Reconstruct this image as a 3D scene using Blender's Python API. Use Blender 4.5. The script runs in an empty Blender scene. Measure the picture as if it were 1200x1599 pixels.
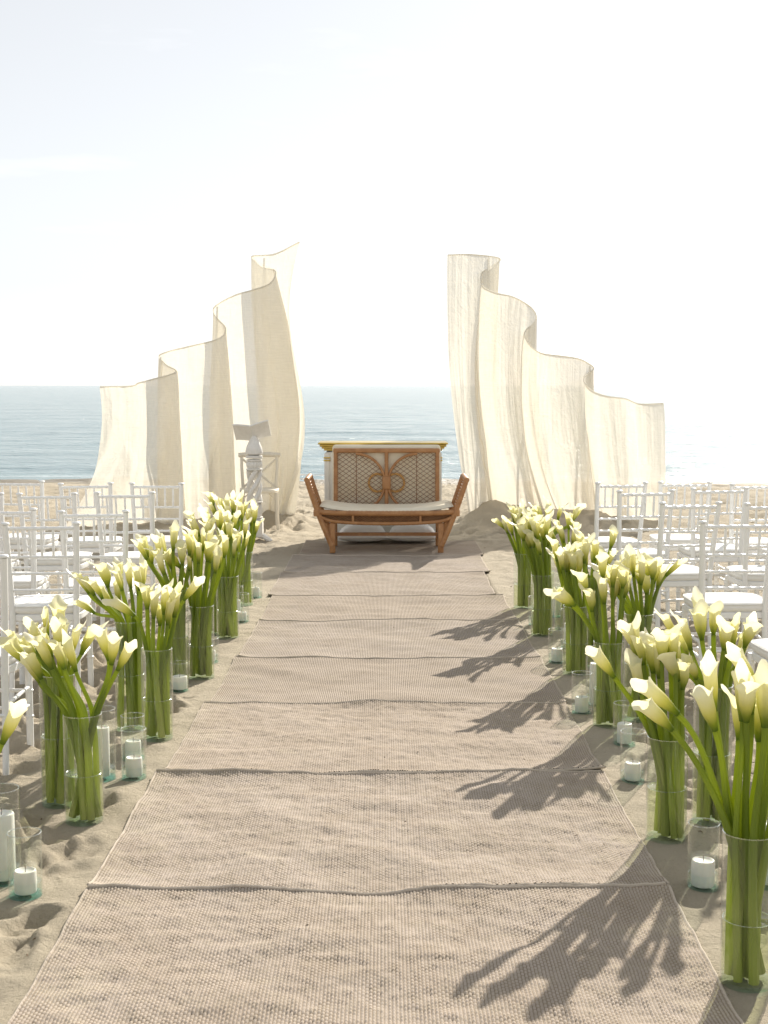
import bpy, math, random
import numpy as np
from mathutils import Vector, Matrix, Euler
random.seed(11); rng = np.random.default_rng(7)
PI = math.pi
scene = bpy.context.scene
COL = scene.collection

# ------------------------------------------------------------------ camera, sky, sun, exposure
cam_d = bpy.data.cameras.new('camera'); cam = bpy.data.objects.new('camera', cam_d); COL.objects.link(cam)
cam.location = (0, 0, 1.6)
cam.rotation_euler = (PI/2 - math.atan(197.5/2150), 0, 0)
cam_d.sensor_fit = 'VERTICAL'; cam_d.sensor_height = 36; cam_d.lens = 2150/1599*36
cam_d.clip_end = 60000; cam_d.clip_start = 0.05
scene.camera = cam

SUN_AZ, SUN_EL = math.radians(23.5), math.radians(28.5)
w = bpy.data.worlds.new('World'); scene.world = w; w.use_nodes = True
nt = w.node_tree; nt.nodes.clear()
def wn(t, **k):
    n = nt.nodes.new(t)
    for a, b in k.items(): setattr(n, a, b)
    return n
sky = wn('ShaderNodeTexSky', sky_type='NISHITA', sun_disc=False, sun_elevation=SUN_EL, sun_rotation=SUN_AZ,
         altitude=0, air_density=0.9, dust_density=0.5, ozone_density=2.0)
hs = wn('ShaderNodeHueSaturation'); hs.inputs['Saturation'].default_value = 0.27
tint = wn('ShaderNodeMix', data_type='RGBA', blend_type='MULTIPLY'); tint.inputs[0].default_value = 1; tint.inputs[7].default_value = (1.0, 1.0, 1.01, 1)
veil = wn('ShaderNodeMix', data_type='RGBA'); veil.inputs[0].default_value = .36; veil.inputs[7].default_value = (11.6, 11.8, 11.8, 1)   # even high thin veil of cloud
bg = wn('ShaderNodeBackground'); bg.inputs[1].default_value = 0.066
wo = wn('ShaderNodeOutputWorld')
# thin streaks of cirrus high in the sky
tc = wn('ShaderNodeTexCoord'); mp = wn('ShaderNodeMapping'); mp.inputs['Scale'].default_value = (5, 5, 30)
mp.inputs['Rotation'].default_value = (0, math.radians(8), 0)
nz = wn('ShaderNodeTexNoise'); nz.inputs['Scale'].default_value = 1.6; nz.inputs['Detail'].default_value = 8
cr = wn('ShaderNodeValToRGB'); cr.color_ramp.elements[0].position = 0.62; cr.color_ramp.elements[1].position = 0.80
mx = wn('ShaderNodeMix', data_type='RGBA'); mx.inputs[7].default_value = (14, 14, 14, 1)
nt.links.new(tc.outputs['Generated'], mp.inputs['Vector']); nt.links.new(mp.outputs[0], nz.inputs['Vector'])
nt.links.new(nz.outputs['Fac'], cr.inputs[0])
mu = wn('ShaderNodeMath', operation='MULTIPLY'); mu.inputs[1].default_value = 0.15
nt.links.new(cr.outputs[0], mu.inputs[0]); nt.links.new(mu.outputs[0], mx.inputs[0])
nt.links.new(sky.outputs[0], hs.inputs['Color']); nt.links.new(hs.outputs[0], tint.inputs[6]); nt.links.new(tint.outputs[2], veil.inputs[6]); nt.links.new(veil.outputs[2], mx.inputs[6]); nt.links.new(mx.outputs[2], bg.inputs[0]); nt.links.new(bg.outputs[0], wo.inputs[0])

sun_d = bpy.data.lights.new('sun', 'SUN'); sun = bpy.data.objects.new('sun', sun_d); COL.objects.link(sun)
sun_d.energy = 4.9; sun_d.angle = math.radians(0.7); sun_d.color = (1.0, 0.935, 0.83)
SV = Vector((math.sin(SUN_AZ)*math.cos(SUN_EL), math.cos(SUN_AZ)*math.cos(SUN_EL), math.sin(SUN_EL)))
sun.rotation_euler = (-SV).to_track_quat('-Z', 'Y').to_euler(); sun.location = SV*60
vs = scene.view_settings; vs.view_transform = 'Standard'; vs.look = 'None'; vs.exposure = 0.67; vs.gamma = 1; vs.use_curve_mapping = False
scene.render.engine = 'CYCLES'
cy = scene.cycles
cy.use_denoising = True; cy.max_bounces = 10; cy.transparent_max_bounces = 40; cy.transmission_bounces = 8
cy.diffuse_bounces = 4; cy.glossy_bounces = 4; cy.caustics_reflective = False; cy.caustics_refractive = False
cy.sample_clamp_indirect = 6; cy.sample_clamp_direct = 30

# ------------------------------------------------------------------ helpers
class MB:
    def __init__(s): s.v = []; s.f = []
    def add(s, vs, fs):
        o = len(s.v); s.v += [tuple(p) for p in vs]; s.f += [tuple(i+o for i in f) for f in fs]; return s
    def box(s, c, d, rot=None):
        cx, cy_, cz = c; a, b, h = d[0]/2, d[1]/2, d[2]/2
        P = [Vector((x*a, y*b, z*h)) for x in (-1, 1) for y in (-1, 1) for z in (-1, 1)]
        if rot is not None: P = [rot @ p for p in P]
        P = [p + Vector(c) for p in P]
        return s.add(P, [(0,1,3,2),(4,6,7,5),(0,4,5,1),(2,3,7,6),(0,2,6,4),(1,5,7,3)])
    def rbox(s, c, d, r, rot=None):
        # box with chamfered edges (superellipse-like ring stack)
        a, b, h = d[0]/2, d[1]/2, d[2]/2; r = min(r, a*.98, b*.98, h*.98)
        rings = []
        for k in range(4):
            t = k/3*PI/2; rings.append((-h + r*(1-math.sin(t)), r*(1-math.cos(t)) ) )
        rings = [(-h + r - r*math.sin(PI/2*(1-k/3)), r - r*math.cos(PI/2*(1-k/3))) for k in range(4)]
        rings += [(-z, q) for z, q in reversed(rings)]
        vs = []; n = 16
        for z, q in rings:
            A, B = a-q, b-q; rr = max(r-q, 0) + .25*r; rr = min(rr, A, B)
            for cxs, cys, a0 in ((1,1,0),(-1,1,PI/2),(-1,-1,PI),(1,-1,1.5*PI)):
                for j in range(4):
                    t = a0 + j/3*PI/2
                    vs.append(Vector((cxs*(A-rr)+rr*math.cos(t), cys*(B-rr)+rr*math.sin(t), z)))
        if rot is not None: vs = [rot @ p for p in vs]
        vs = [p+Vector(c) for p in vs]
        fs = []
        for k in range(len(rings)-1):
            for j in range(n): fs.append((k*n+j, k*n+(j+1)%n, (k+1)*n+(j+1)%n, (k+1)*n+j))
        fs.append(tuple(reversed(range(n)))); fs.append(tuple(range((len(rings)-1)*n, len(rings)*n)))
        return s.add(vs, fs)
    def tube(s, pts, rad, sides=8, cap=True, closed=False):
        pts = [Vector(p) for p in pts]; n = len(pts)
        if not hasattr(rad, '__len__'): rad = [rad]*n
        vs = []; ref = None
        for i, p in enumerate(pts):
            if closed: t = pts[(i+1) % n]-pts[i-1]
            else: t = pts[min(i+1, n-1)]-pts[max(i-1, 0)]
            t.normalize()
            if ref is None:
                ref = Vector((0, 0, 1)) if abs(t.z) < .9 else Vector((0, 1, 0))
            u = (ref - t*ref.dot(t)).normalized(); q = t.cross(u); ref = u
            for j in range(sides):
                a = 2*PI*j/sides; vs.append(p + (u*math.cos(a)+q*math.sin(a))*rad[i])
        fs = []
        m = n if closed else n-1
        for i in range(m):
            for j in range(sides):
                i2 = (i+1) % n
                fs.append((i*sides+j, i*sides+(j+1) % sides, i2*sides+(j+1) % sides, i2*sides+j))
        if cap and not closed:
            fs.append(tuple(reversed(range(sides)))); fs.append(tuple(range((n-1)*sides, n*sides)))
        return s.add(vs, fs)
    def lathe(s, prof, n=24, c=(0,0,0), closed=False, squash=1.0, open_=False):
        vs = []; fs = []; m = len(prof)
        for r, z in prof:
            for j in range(n):
                a = 2*PI*j/n; vs.append((c[0]+r*math.cos(a), c[1]+r*math.sin(a)*squash, c[2]+z))
        for i in range(m if closed else m-1):
            for j in range(n):
                i2 = (i+1) % m
                fs.append((i*n+j, i*n+(j+1) % n, i2*n+(j+1) % n, i2*n+j))
        if not closed and not open_:
            if prof[0][0] > 1e-4: fs.append(tuple(reversed(range(n))))
            if prof[-1][0] > 1e-4: fs.append(tuple(range((m-1)*n, m*n)))
        return s.add(vs, fs)
    def mesh(s, name, mat, smooth=True, sharp=True):
        me = bpy.data.meshes.new(name); me.from_pydata(s.v, [], s.f)
        if mat: me.materials.append(mat)
        if smooth:
            me.polygons.foreach_set('use_smooth', [True]*len(me.polygons))
            if not sharp: me.update(); return me
            try: me.set_sharp_from_angle(angle=math.radians(42))
            except Exception: pass
        me.update(); return me
    def build(s, name, mat, parent=None, smooth=True):
        return link(name, s.mesh(name, mat, smooth), parent)
def link(name, me, parent=None):
    o = bpy.data.objects.new(name, me); COL.objects.link(o)
    if parent is not None: o.parent = parent
    return o
def empty(name, loc=(0,0,0), rz=0):
    o = bpy.data.objects.new(name, None); COL.objects.link(o); o.location = loc; o.rotation_euler = (0, 0, rz)
    o.empty_display_size = .05; return o
def tag(o, label=None, cat=None, group=None, kind=None):
    if label: o['label'] = label
    if cat: o['category'] = cat
    if group: o['group'] = group
    if kind: o['kind'] = kind
    return o
def copy_tree(o, parent=None):
    c = o.copy(); COL.objects.link(c); c.parent = parent
    for ch in [x for x in o.children]: copy_tree(ch, c)
    return c
def grid_mesh(name, X, Y, Z, mat, closed_u=False):
    """vertex grid (rows, cols) -> mesh, fast"""
    r, c = X.shape
    co = np.stack([X, Y, Z], -1).reshape(-1, 3).astype(np.float32)
    idx = np.arange(r*c).reshape(r, c)
    q = np.stack([idx[:-1, :-1], idx[:-1, 1:], idx[1:, 1:], idx[1:, :-1]], -1).reshape(-1, 4).astype(np.int32)
    me = bpy.data.meshes.new(name)
    me.vertices.add(len(co)); me.vertices.foreach_set('co', co.ravel())
    me.loops.add(q.size); me.loops.foreach_set('vertex_index', q.ravel())
    me.polygons.add(len(q)); me.polygons.foreach_set('loop_start', np.arange(0, q.size, 4, dtype=np.int32))
    me.polygons.foreach_set('use_smooth', np.ones(len(q), dtype=bool))
    me.update(calc_edges=True); me.materials.append(mat); return me
# value noise
_tab = rng.random((256, 256))
def vnoise(x, y):
    x = np.asarray(x, float); y = np.asarray(y, float)
    xi = np.floor(x).astype(int); yi = np.floor(y).astype(int); fx = x-xi; fy = y-yi
    fx = fx*fx*fx*(fx*(fx*6-15)+10); fy = fy*fy*fy*(fy*(fy*6-15)+10)
    a = _tab[xi & 255, yi & 255]; b = _tab[(xi+1) & 255, yi & 255]; c = _tab[xi & 255, (yi+1) & 255]; d = _tab[(xi+1) & 255, (yi+1) & 255]
    return (a*(1-fx)+b*fx)*(1-fy)+(c*(1-fx)+d*fx)*fy
def fbm(x, y, o=4, g=.5):
    s = 0; a = 1; t = 0
    for i in range(o):
        s = s + a*vnoise(x*2**i+17.3*i, y*2**i+5.1*i); t += a; a *= g
    return s/t
def sstep(a, b, x):
    t = np.clip((x-a)/(b-a), 0, 1); return t*t*(3-2*t)
def spline(P, n, closed=False):
    """catmull-rom through rows of P -> n samples"""
    P = np.asarray(P, float); m = len(P); Q = np.vstack([2*P[0]-P[1], P, 2*P[-1]-P[-2]])
    seg = np.linalg.norm(np.diff(P[:, :3], axis=0), axis=1); L = np.concatenate([[0], np.cumsum(seg)])
    s = np.linspace(0, L[-1], n); out = []
    for q in s:
        i = min(int(np.searchsorted(L, q, 'right'))-1, m-2); t = (q-L[i])/max(seg[i], 1e-9)
        p0, p1, p2, p3 = Q[i], Q[i+1], Q[i+2], Q[i+3]
        out.append(.5*((2*p1)+(-p0+p2)*t+(2*p0-5*p1+4*p2-p3)*t*t+(-p0+3*p1-3*p2+p3)*t**3))
    return np.array(out), s

# ------------------------------------------------------------------ materials
class NT:
    def __init__(s, name):
        s.m = bpy.data.materials.new(name); s.m.use_nodes = True; s.t = s.m.node_tree; s.t.nodes.clear()
        s.out = s.n('ShaderNodeOutputMaterial')
    def n(s, t, ins=None, **k):
        x = s.t.nodes.new(t)
        for a, b in k.items(): setattr(x, a, b)
        for a, b in (ins or {}).items():
            if hasattr(b, 'is_linked') : s.t.links.new(b, x.inputs[a])
            else: x.inputs[a].default_value = b
        return x
    def l(s, a, b): s.t.links.new(a, b)
    def noise(s, vec, scale, detail=4, rough=.5, dist=0):
        x = s.n('ShaderNodeTexNoise', {'Scale': scale, 'Detail': detail, 'Roughness': rough, 'Distortion': dist})
        if vec is not None: s.l(vec, x.inputs['Vector'])
        return x.outputs['Fac']
    def ramp(s, fac, stops):
        x = s.n('ShaderNodeValToRGB'); e = x.color_ramp.elements
        while len(e) < len(stops): e.new(.5)
        for el, (p, c) in zip(e, stops): el.position = p; el.color = (*c, 1) if len(c) == 3 else c
        s.l(fac, x.inputs[0]); return x.outputs[0]
    def math(s, op, a, b=0.0, c=0.0):
        x = s.n('ShaderNodeMath', operation=op)
        for i, q in enumerate((a, b, c)):
            if hasattr(q, 'is_linked'): s.l(q, x.inputs[i])
            else: x.inputs[i].default_value = q
        return x.outputs[0]
    def mixc(s, f, a, b, blend='MIX'):
        x = s.n('ShaderNodeMix', data_type='RGBA', blend_type=blend)
        for i, q in ((0, f), (6, a), (7, b)):
            if hasattr(q, 'is_linked'): s.l(q, x.inputs[i])
            else: x.inputs[i].default_value = (*q, 1) if hasattr(q, '__len__') and len(q) == 3 else q
        return x.outputs[2]
    def obj(s): return s.n('ShaderNodeTexCoord').outputs['Object']
    def bump(s, h, dist, strength=1.0, prev=None):
        x = s.n('ShaderNodeBump', {'Strength': strength, 'Distance': dist}); s.l(h, x.inputs['Height'])
        if prev is not None: s.l(prev, x.inputs['Normal'])
        return x.outputs[0]
    def pbr(s, col, rough=.6, normal=None, **k):
        p = s.n('ShaderNodeBsdfPrincipled')
        for key, v in (('Base Color', col), ('Roughness', rough)):
            if hasattr(v, 'is_linked'): s.l(v, p.inputs[key])
            else: p.inputs[key].default_value = (*v, 1) if hasattr(v, '__len__') and len(v) == 3 else v
        if normal is not None: s.l(normal, p.inputs['Normal'])
        for a, b in k.items(): p.inputs[a.replace('_', ' ')].default_value = b
        return p.outputs[0]
    def end(s, sh): s.l(sh, s.out.inputs['Surface']); return s.m
    def translucent(s, sh, col, fac, normal=None):
        t = s.n('ShaderNodeBsdfTranslucent')
        if hasattr(col, 'is_linked'): s.l(col, t.inputs[0])
        else: t.inputs[0].default_value = (*col, 1)
        if normal is not None: s.l(normal, t.inputs['Normal'])
        m = s.n('ShaderNodeMixShader'); m.inputs[0].default_value = fac
        s.l(sh, m.inputs[1]); s.l(t.outputs[0], m.inputs[2]); return m.outputs[0]

def m_sand():
    k = NT('sand'); g = k.n('ShaderNodeNewGeometry').outputs['Position']
    big = k.noise(g, .9, 5); mid = k.noise(g, 9, 5, .6); fine = k.noise(g, 330, 3, .7); spk = k.noise(g, 700, 2, .6)
    c = k.ramp(big, [(.3, (.45, .385, .285)), (.7, (.545, .475, .36))])
    c = k.mixc(k.math('MULTIPLY', mid, .30), c, (.34, .285, .205))
    c = k.mixc(k.ramp(spk, [(.30, (.5,.5,.5)), (.40, (0, 0, 0))]), c, (.12, .09, .06))
    c = k.mixc(k.ramp(spk, [(.62, (0,0,0)), (.72, (.55, .55, .55))]), c, (.66, .60, .50))
    # damp band by the water's edge: real moisture, lower and darker
    sx = k.n('ShaderNodeSeparateXYZ', {0: g})
    wet = k.n('ShaderNodeMapRange', {'Value': k.math('ADD', sx.outputs[2], k.math('MULTIPLY', k.math('SUBTRACT', big, .5), .10)), 'From Min': -.19, 'From Max': -.27}).outputs[0]
    c = k.mixc(wet, c, (.20, .17, .125))
    b = k.bump(fine, .008, .9); b = k.bump(k.noise(g, 60, 4, .6), .012, .7, b); b = k.bump(mid, .03, .4, b)
    ro = k.math('SUBTRACT', .95, k.math('MULTIPLY', wet, .45))
    return k.end(k.pbr(c, ro, b, Specular_IOR_Level=.25))
def m_sea():
    k = NT('sea_water'); g = k.n('ShaderNodeNewGeometry').outputs['Position']
    mp = k.n('ShaderNodeMapping', {'Vector': g, 'Scale': (.75, 1.0, 1)}); v = mp.outputs[0]
    mp2 = k.n('ShaderNodeMapping', {'Vector': g, 'Scale': (.28, 1.0, 1), 'Rotation': (0, 0, .25)}); v2 = mp2.outputs[0]
    n1 = k.noise(v, 2.0, 6, .62, .4); n2 = k.noise(v2, .16, 4, .55, .3); n3 = k.noise(v, 5.0, 4, .6)
    b = k.bump(n2, .62, 1.0); b = k.bump(n1, .17, 1.0, b); b = k.bump(n3, .045, 1.0, b)
    c = k.ramp(n2, [(.35, (.20, .30, .325)), (.65, (.25, .35, .37))])
    # foam where the wash breaks on the beach
    sx = k.n('ShaderNodeSeparateXYZ', {0: g})
    near = k.n('ShaderNodeMapRange', {'Value': sx.outputs[1], 'From Min': 36, 'From Max': 28.5}).outputs[0]
    fo = k.math('MULTIPLY', k.math('MULTIPLY', near, .45), k.ramp(k.noise(v2, .55, 6, .65, .8), [(.50, (0, 0, 0)), (.62, (1, 1, 1))]))
    c = k.mixc(fo, c, (.78, .80, .80))
    return k.end(k.pbr(c, k.math('ADD', .12, k.math('MULTIPLY', fo, .5)), b, IOR=1.33, Specular_IOR_Level=.5))
YW, YL = .0100, .0195          # yarn stitch size
def m_rug(name, relief):
    k = NT(name); o = k.obj(); sx = k.n('ShaderNodeSeparateXYZ', {0: o}); x, y = sx.outputs[0], sx.outputs[1]
    n1 = k.noise(o, 3.0, 5, .6); n2 = k.noise(o, 26, 4, .6); fib = k.n('ShaderNodeMapping', {'Vector': o, 'Scale': (900, 160, 400)})
    nf = k.noise(fib.outputs[0], 1, 3, .6)
    pern = k.noise(k.n('ShaderNodeMapping', {'Vector': o, 'Scale': (113, 24, 1)}).outputs[0], 1, 1)
    c = k.ramp(n1, [(.28, (.335, .275, .218)), (.5, (.42, .358, .30)), (.72, (.485, .42, .365))])
    c = k.mixc(k.math('MULTIPLY', pern, .5), c, (.49, .425, .375))
    c = k.mixc(k.math('MULTIPLY', k.ramp(n2, [(.45, (0, 0, 0)), (.75, (1, 1, 1))]), .42), c, (.30, .265, .19))
    inf = k.n('ShaderNodeObjectInfo').outputs['Random']     # each rug's own dye lot
    c = k.mixc(k.math('MULTIPLY', inf, .40), c, (.40, .325, .25))
    # dry sand trodden in along the long edges
    edge = k.n('ShaderNodeMapRange', {'Value': k.math('ABSOLUTE', x), 'From Min': .62, 'From Max': .95}).outputs[0]
    snd = k.ramp(k.math('ADD', k.noise(o, 5.5, 6, .68), k.math('MULTIPLY', edge, .16)), [(.58, (0, 0, 0)), (.74, (.5, .5, .5))])
    c = k.mixc(snd, c, (.50, .435, .33))
    # cross yarn between the stitches, its colour darkened to paint shade into the gaps
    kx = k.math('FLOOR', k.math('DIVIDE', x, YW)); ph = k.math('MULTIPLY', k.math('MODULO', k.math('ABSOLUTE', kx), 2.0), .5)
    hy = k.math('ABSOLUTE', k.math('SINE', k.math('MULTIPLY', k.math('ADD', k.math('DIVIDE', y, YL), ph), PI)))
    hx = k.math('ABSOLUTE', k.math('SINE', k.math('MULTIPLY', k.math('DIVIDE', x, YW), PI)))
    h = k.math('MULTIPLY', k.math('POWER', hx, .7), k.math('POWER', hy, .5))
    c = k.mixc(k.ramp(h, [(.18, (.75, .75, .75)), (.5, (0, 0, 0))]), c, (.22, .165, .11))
    b = k.bump(nf, .0012, .9)
    if relief: b = k.bump(h, .004, .9, b)
    return k.end(k.pbr(c, .95, b, Specular_IOR_Level=.12))
def m_cloth():
    k = NT('muslin'); o = k.n('ShaderNodeNewGeometry').outputs['Position']
    n1 = k.noise(o, 1.6, 4); wv = k.noise(k.n('ShaderNodeMapping', {'Vector': o, 'Scale': (90, 90, 6)}).outputs[0], 1, 3, .6)
    slub = k.noise(k.n('ShaderNodeMapping', {'Vector': o, 'Scale': (8, 8, 160)}).outputs[0], 1, 3, .6)
    c = k.ramp(n1, [(.3, (.84, .815, .755)), (.7, (.88, .86, .81))])
    c2 = k.ramp(wv, [(.3, (.79, .745, .63)), (.7, (.84, .80, .69))])
    b = k.bump(wv, .004, .5); pl = k.noise(k.n('ShaderNodeMapping', {'Vector': o, 'Scale': (11, 11, .8)}).outputs[0], 1, 2, .45, .4); b = k.bump(pl, .075, .32, b)
    b = k.bump(slub, .003, .5, b); b = k.bump(k.noise(o, 5.5, 5, .6, .6), .05, .5, b)
    d = k.n('ShaderNodeBsdfDiffuse'); k.l(c, d.inputs[0]); k.l(b, d.inputs['Normal'])
    sh = k.translucent(d.outputs[0], c2, .40, b)
    t = k.n('ShaderNodeBsdfTransparent'); m = k.n('ShaderNodeMixShader'); k.l(sh, m.inputs[1]); k.l(t.outputs[0], m.inputs[2])
    k.l(k.math('MULTIPLY', k.ramp(slub, [(.3, (.11,.11,.11)), (.75, (.22, .22, .22))]), 1.0), m.inputs[0])
    return k.end(m.outputs[0])
def m_bloom():
    k = NT('calla_bloom'); o = k.obj(); sx = k.n('ShaderNodeSeparateXYZ', {0: o})
    z = k.math('ADD', sx.outputs[2], k.math('MULTIPLY', k.math('SUBTRACT', k.noise(o, 30, 3), .5), .02))
    f = k.n('ShaderNodeMapRange', {'Value': z, 'From Min': 0, 'From Max': .148}).outputs[0]
    c = k.ramp(f, [(.0, (.13, .20, .02)), (.13, (.26, .33, .04)), (.29, (.60, .61, .19)), (.52, (.82, .80, .53)), (1, (.88, .865, .74))])
    ct = k.ramp(f, [(.0, (.20, .30, .03)), (.15, (.46, .52, .06)), (.33, (.80, .77, .24)), (.58, (.92, .88, .50)), (1, (.94, .92, .72))])
    vein = k.noise(k.n('ShaderNodeMapping', {'Vector': o, 'Scale': (260, 260, 12)}).outputs[0], 1, 3, .6)
    b = k.bump(vein, .002, .35)
    sh = k.pbr(c, .42, b, Specular_IOR_Level=.35)
    return k.end(k.translucent(sh, ct, .52, b))
def m_stem():
    k = NT('calla_stem'); o = k.n('ShaderNodeTexCoord').outputs['Object']; sx = k.n('ShaderNodeSeparateXYZ', {0: o})
    f = k.n('ShaderNodeMapRange', {'Value': sx.outputs[2], 'From Min': 0, 'From Max': .62}).outputs[0]
    n = k.noise(k.n('ShaderNodeMapping', {'Vector': o, 'Scale': (140, 140, 5)}).outputs[0], 1, 4, .6)
    inf = k.n('ShaderNodeObjectInfo').outputs['Random']
    c = k.ramp(f, [(0, (.66, .66, .25)), (.34, (.47, .54, .11)), (.58, (.17, .255, .03)), (1, (.165, .25, .03))])
    c = k.mixc(k.math('MULTIPLY', n, .5), c, (.25, .31, .07)); c = k.mixc(k.math('MULTIPLY', inf, .55), c, (.12, .19, .02))
    b = k.bump(n, .002, .4)
    return k.end(k.translucent(k.pbr(c, .38, b, Specular_IOR_Level=.45), (.62, .68, .10), .46, b))
def m_glass(name, tint, f0=.030, rough=.015, bump=.5, edge=.72):
    k = NT(name); t = k.n('ShaderNodeBsdfTransparent', {0: (*tint, 1)})
    gl = k.n('ShaderNodeBsdfGlossy', {0: (1, 1, 1, 1), 'Roughness': rough})
    o = k.obj(); b = k.bump(k.noise(k.n('ShaderNodeMapping', {'Vector': o, 'Scale': (14, 14, 3)}).outputs[0], 1, 2), .004, bump); k.l(b, gl.inputs['Normal'])
    fc = k.n('ShaderNodeLayerWeight', {'Blend': .5}).outputs['Facing']
    f = k.math('ADD', k.math('MULTIPLY', k.math('POWER', fc, 3.2), edge), f0)
    m = k.n('ShaderNodeMixShader'); k.l(f, m.inputs[0]); k.l(t.outputs[0], m.inputs[1]); k.l(gl.outputs[0], m.inputs[2])
    return k.end(m.outputs[0])
def m_simple(name, c1, c2, scale=20, rough=.5, bump=.001, spec=.4, stretch=(1, 1, 1), **kw):
    k = NT(name); o = k.n('ShaderNodeMapping', {'Vector': k.obj(), 'Scale': stretch}).outputs[0]; n = k.noise(o, scale, 5, .6)
    c = k.ramp(n, [(.3, c1), (.7, c2)])
    return k.end(k.pbr(c, rough, k.bump(n, bump, .6), Specular_IOR_Level=spec, **kw))
def m_fabric(name, c1, c2):
    k = NT(name); o = k.obj(); n = k.noise(o, 6, 4); wv = k.noise(o, 420, 2, .7)
    return k.end(k.pbr(k.ramp(n, [(.3, c1), (.7, c2)]), .9, k.bump(n, .02, .35, k.bump(wv, .001, .6)), Specular_IOR_Level=.15))
def m_rattan():
    k = NT('rattan'); o = k.obj(); n = k.noise(o, 14, 4, .6); wv = k.noise(k.n('ShaderNodeMapping', {'Vector': o, 'Scale': (150, 40, 60)}).outputs[0], 1, 3, .6)
    c = k.ramp(n, [(.25, (.33, .145, .055)), (.55, (.47, .24, .10)), (.8, (.57, .32, .15))])
    c = k.mixc(k.math('MULTIPLY', wv, .5), c, (.32, .145, .06))
    return k.end(k.pbr(c, .42, k.bump(wv, .003, .6), Specular_IOR_Level=.4))
M = dict(
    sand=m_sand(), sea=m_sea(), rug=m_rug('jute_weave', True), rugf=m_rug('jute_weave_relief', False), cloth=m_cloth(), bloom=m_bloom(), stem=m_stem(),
    glass=m_glass('clear_glass', (.955, .98, .965), .05), rim=m_glass('polished_rim', (.93, .97, .96), .22, .12, .1), gbase=m_glass('glass_base', (.89, .965, .935), .02, .05, .0, .10), hbase=m_glass('holder_base', (.74, .92, .915), .03, .05, .0, .15), water=m_glass('vase_water', (.945, .97, .84), .012, .0),
    cwater=m_glass('holder_water', (.945, .985, .98), .012, .0),
    spadix=m_simple('spadix', (.70, .50, .06), (.80, .62, .12), 300, .7, .002),
    wax=m_simple('wax', (.80, .77, .69), (.86, .83, .76), 9, .45, .002, .35, Subsurface_Weight=.25, Subsurface_Radius=(.02, .015, .01), Subsurface_Scale=.5),
    wick=m_simple('wick', (.05, .035, .02), (.16, .12, .08), 80, .9),
    hem=m_simple('jute_cord', (.46, .39, .315), (.56, .49, .41), 260, .95, .002, .1),
    white=m_simple('white_lacquer', (.83, .83, .82), (.87, .87, .86), 30, .32, .0008, .5),
    cushion=m_fabric('white_cushion', (.82, .81, .78), (.86, .85, .82)), linen=m_fabric('cream_linen', (.77, .675, .51), (.82, .75, .60)),
    rattan=m_rattan(), cane=m_simple('cane_strip', (.20, .10, .05), (.33, .18, .09), 30, .5, .001),
    gold=m_simple('gilt', (.52, .36, .07), (.66, .48, .13), 18, .32, .001, .5, Metallic=.75), ring=m_simple('wrapped_ring', (.48, .25, .07), (.60, .34, .11), 60, .45, .003),
    tablewhite=m_simple('painted_white', (.70, .68, .63), (.76, .74, .69), 7, .5, .001), plaster=m_simple('carved_white', (.76, .74, .69), (.84, .82, .78), 22, .55, .002),
    cream=m_simple('cream_wood', (.66, .60, .49), (.74, .69, .58), 24, .5, .001, .4, (1, 1, .1)), debris=m_simple('dry_bits', (.10, .065, .035), (.22, .14, .08), 40, .9),
)

# ------------------------------------------------------------------ positions (metres)
#            name   x      y      rim    radius  water
VASES = [('L0', -1.235, 3.86, .40), ('L1', -1.105, 4.955, .402), ('L2', -1.243, 5.164, .507), ('L3', -1.029, 6.145, .415), ('L4', -1.181, 6.32, .512), ('L5', -1.001, 7.448, .402),
         ('L6', -1.123, 7.317, .512), ('L7', -.991, 8.635, .40), ('L8', -1.085, 8.80, .51), ('L9', -1.027, 9.977, .39), ('L10', -1.16, 10.30, .51),
         ('V1', .975, 3.576, .415), ('V2', .998, 4.75, .37), ('V3', 1.205, 4.953, .51), ('V4', 1.053, 6.37, .405), ('V5', 1.22, 6.508, .515), ('V6', 1.062, 7.547, .385),
         ('V7', 1.20, 7.755, .515), ('V8', 1.011, 8.726, .395), ('V9', 1.003, 9.833, .398), ('V10', 1.195, 8.977, .515), ('V11', 1.165, 9.89, .515)]
HOLD = [('c1', -1.129, 4.21, .053, .203, .083, .035), ('c2', -1.235, 4.335, .058, .307, .227, .041), ('c3', -1.152, 5.506, .058, .29, .215, .032), ('c4', -1.022, 5.509, .052, .206, .089, .034),
        ('c5', -1.078, 5.80, .051, .191, .082, .034), ('c6', -1.075, 7.13, .047, .152, .08, .040), ('c7', -1.009, 7.864, .052, .145, .075, .033), ('c8', -.965, 9.231, .052, .197, .074, .032),
        ('c9', -1.041, 9.58, .053, .197, .101, .032), ('c10', -.972, 10.294, .054, .196, .084, .031),
        ('d1', 1.018, 4.271, .050, .214, .095, .037), ('d2', 1.006, 5.453, .051, .210, .083, .032), ('d3', 1.074, 6.033, .051, .19, .10, .033), ('d4', .967, 6.62, .050, .203, .086, .033),
        ('d5', 1.068, 6.80, .056, .293, .216, .037), ('d6', 1.001, 7.861, .051, .196, .087, .033), ('d7', 1.13, 8.30, .054, .24, .157, .031), ('d8', 1.02, 9.11, .055, .194, .10, .034),
        ('d9', 1.193, 9.465, .054, .305, .193, .035), ('d10', 1.245, 4.293, .054, .291, .207, .038), ('d11', 1.267, 5.907, .052, .211, .10, .033)]
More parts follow.
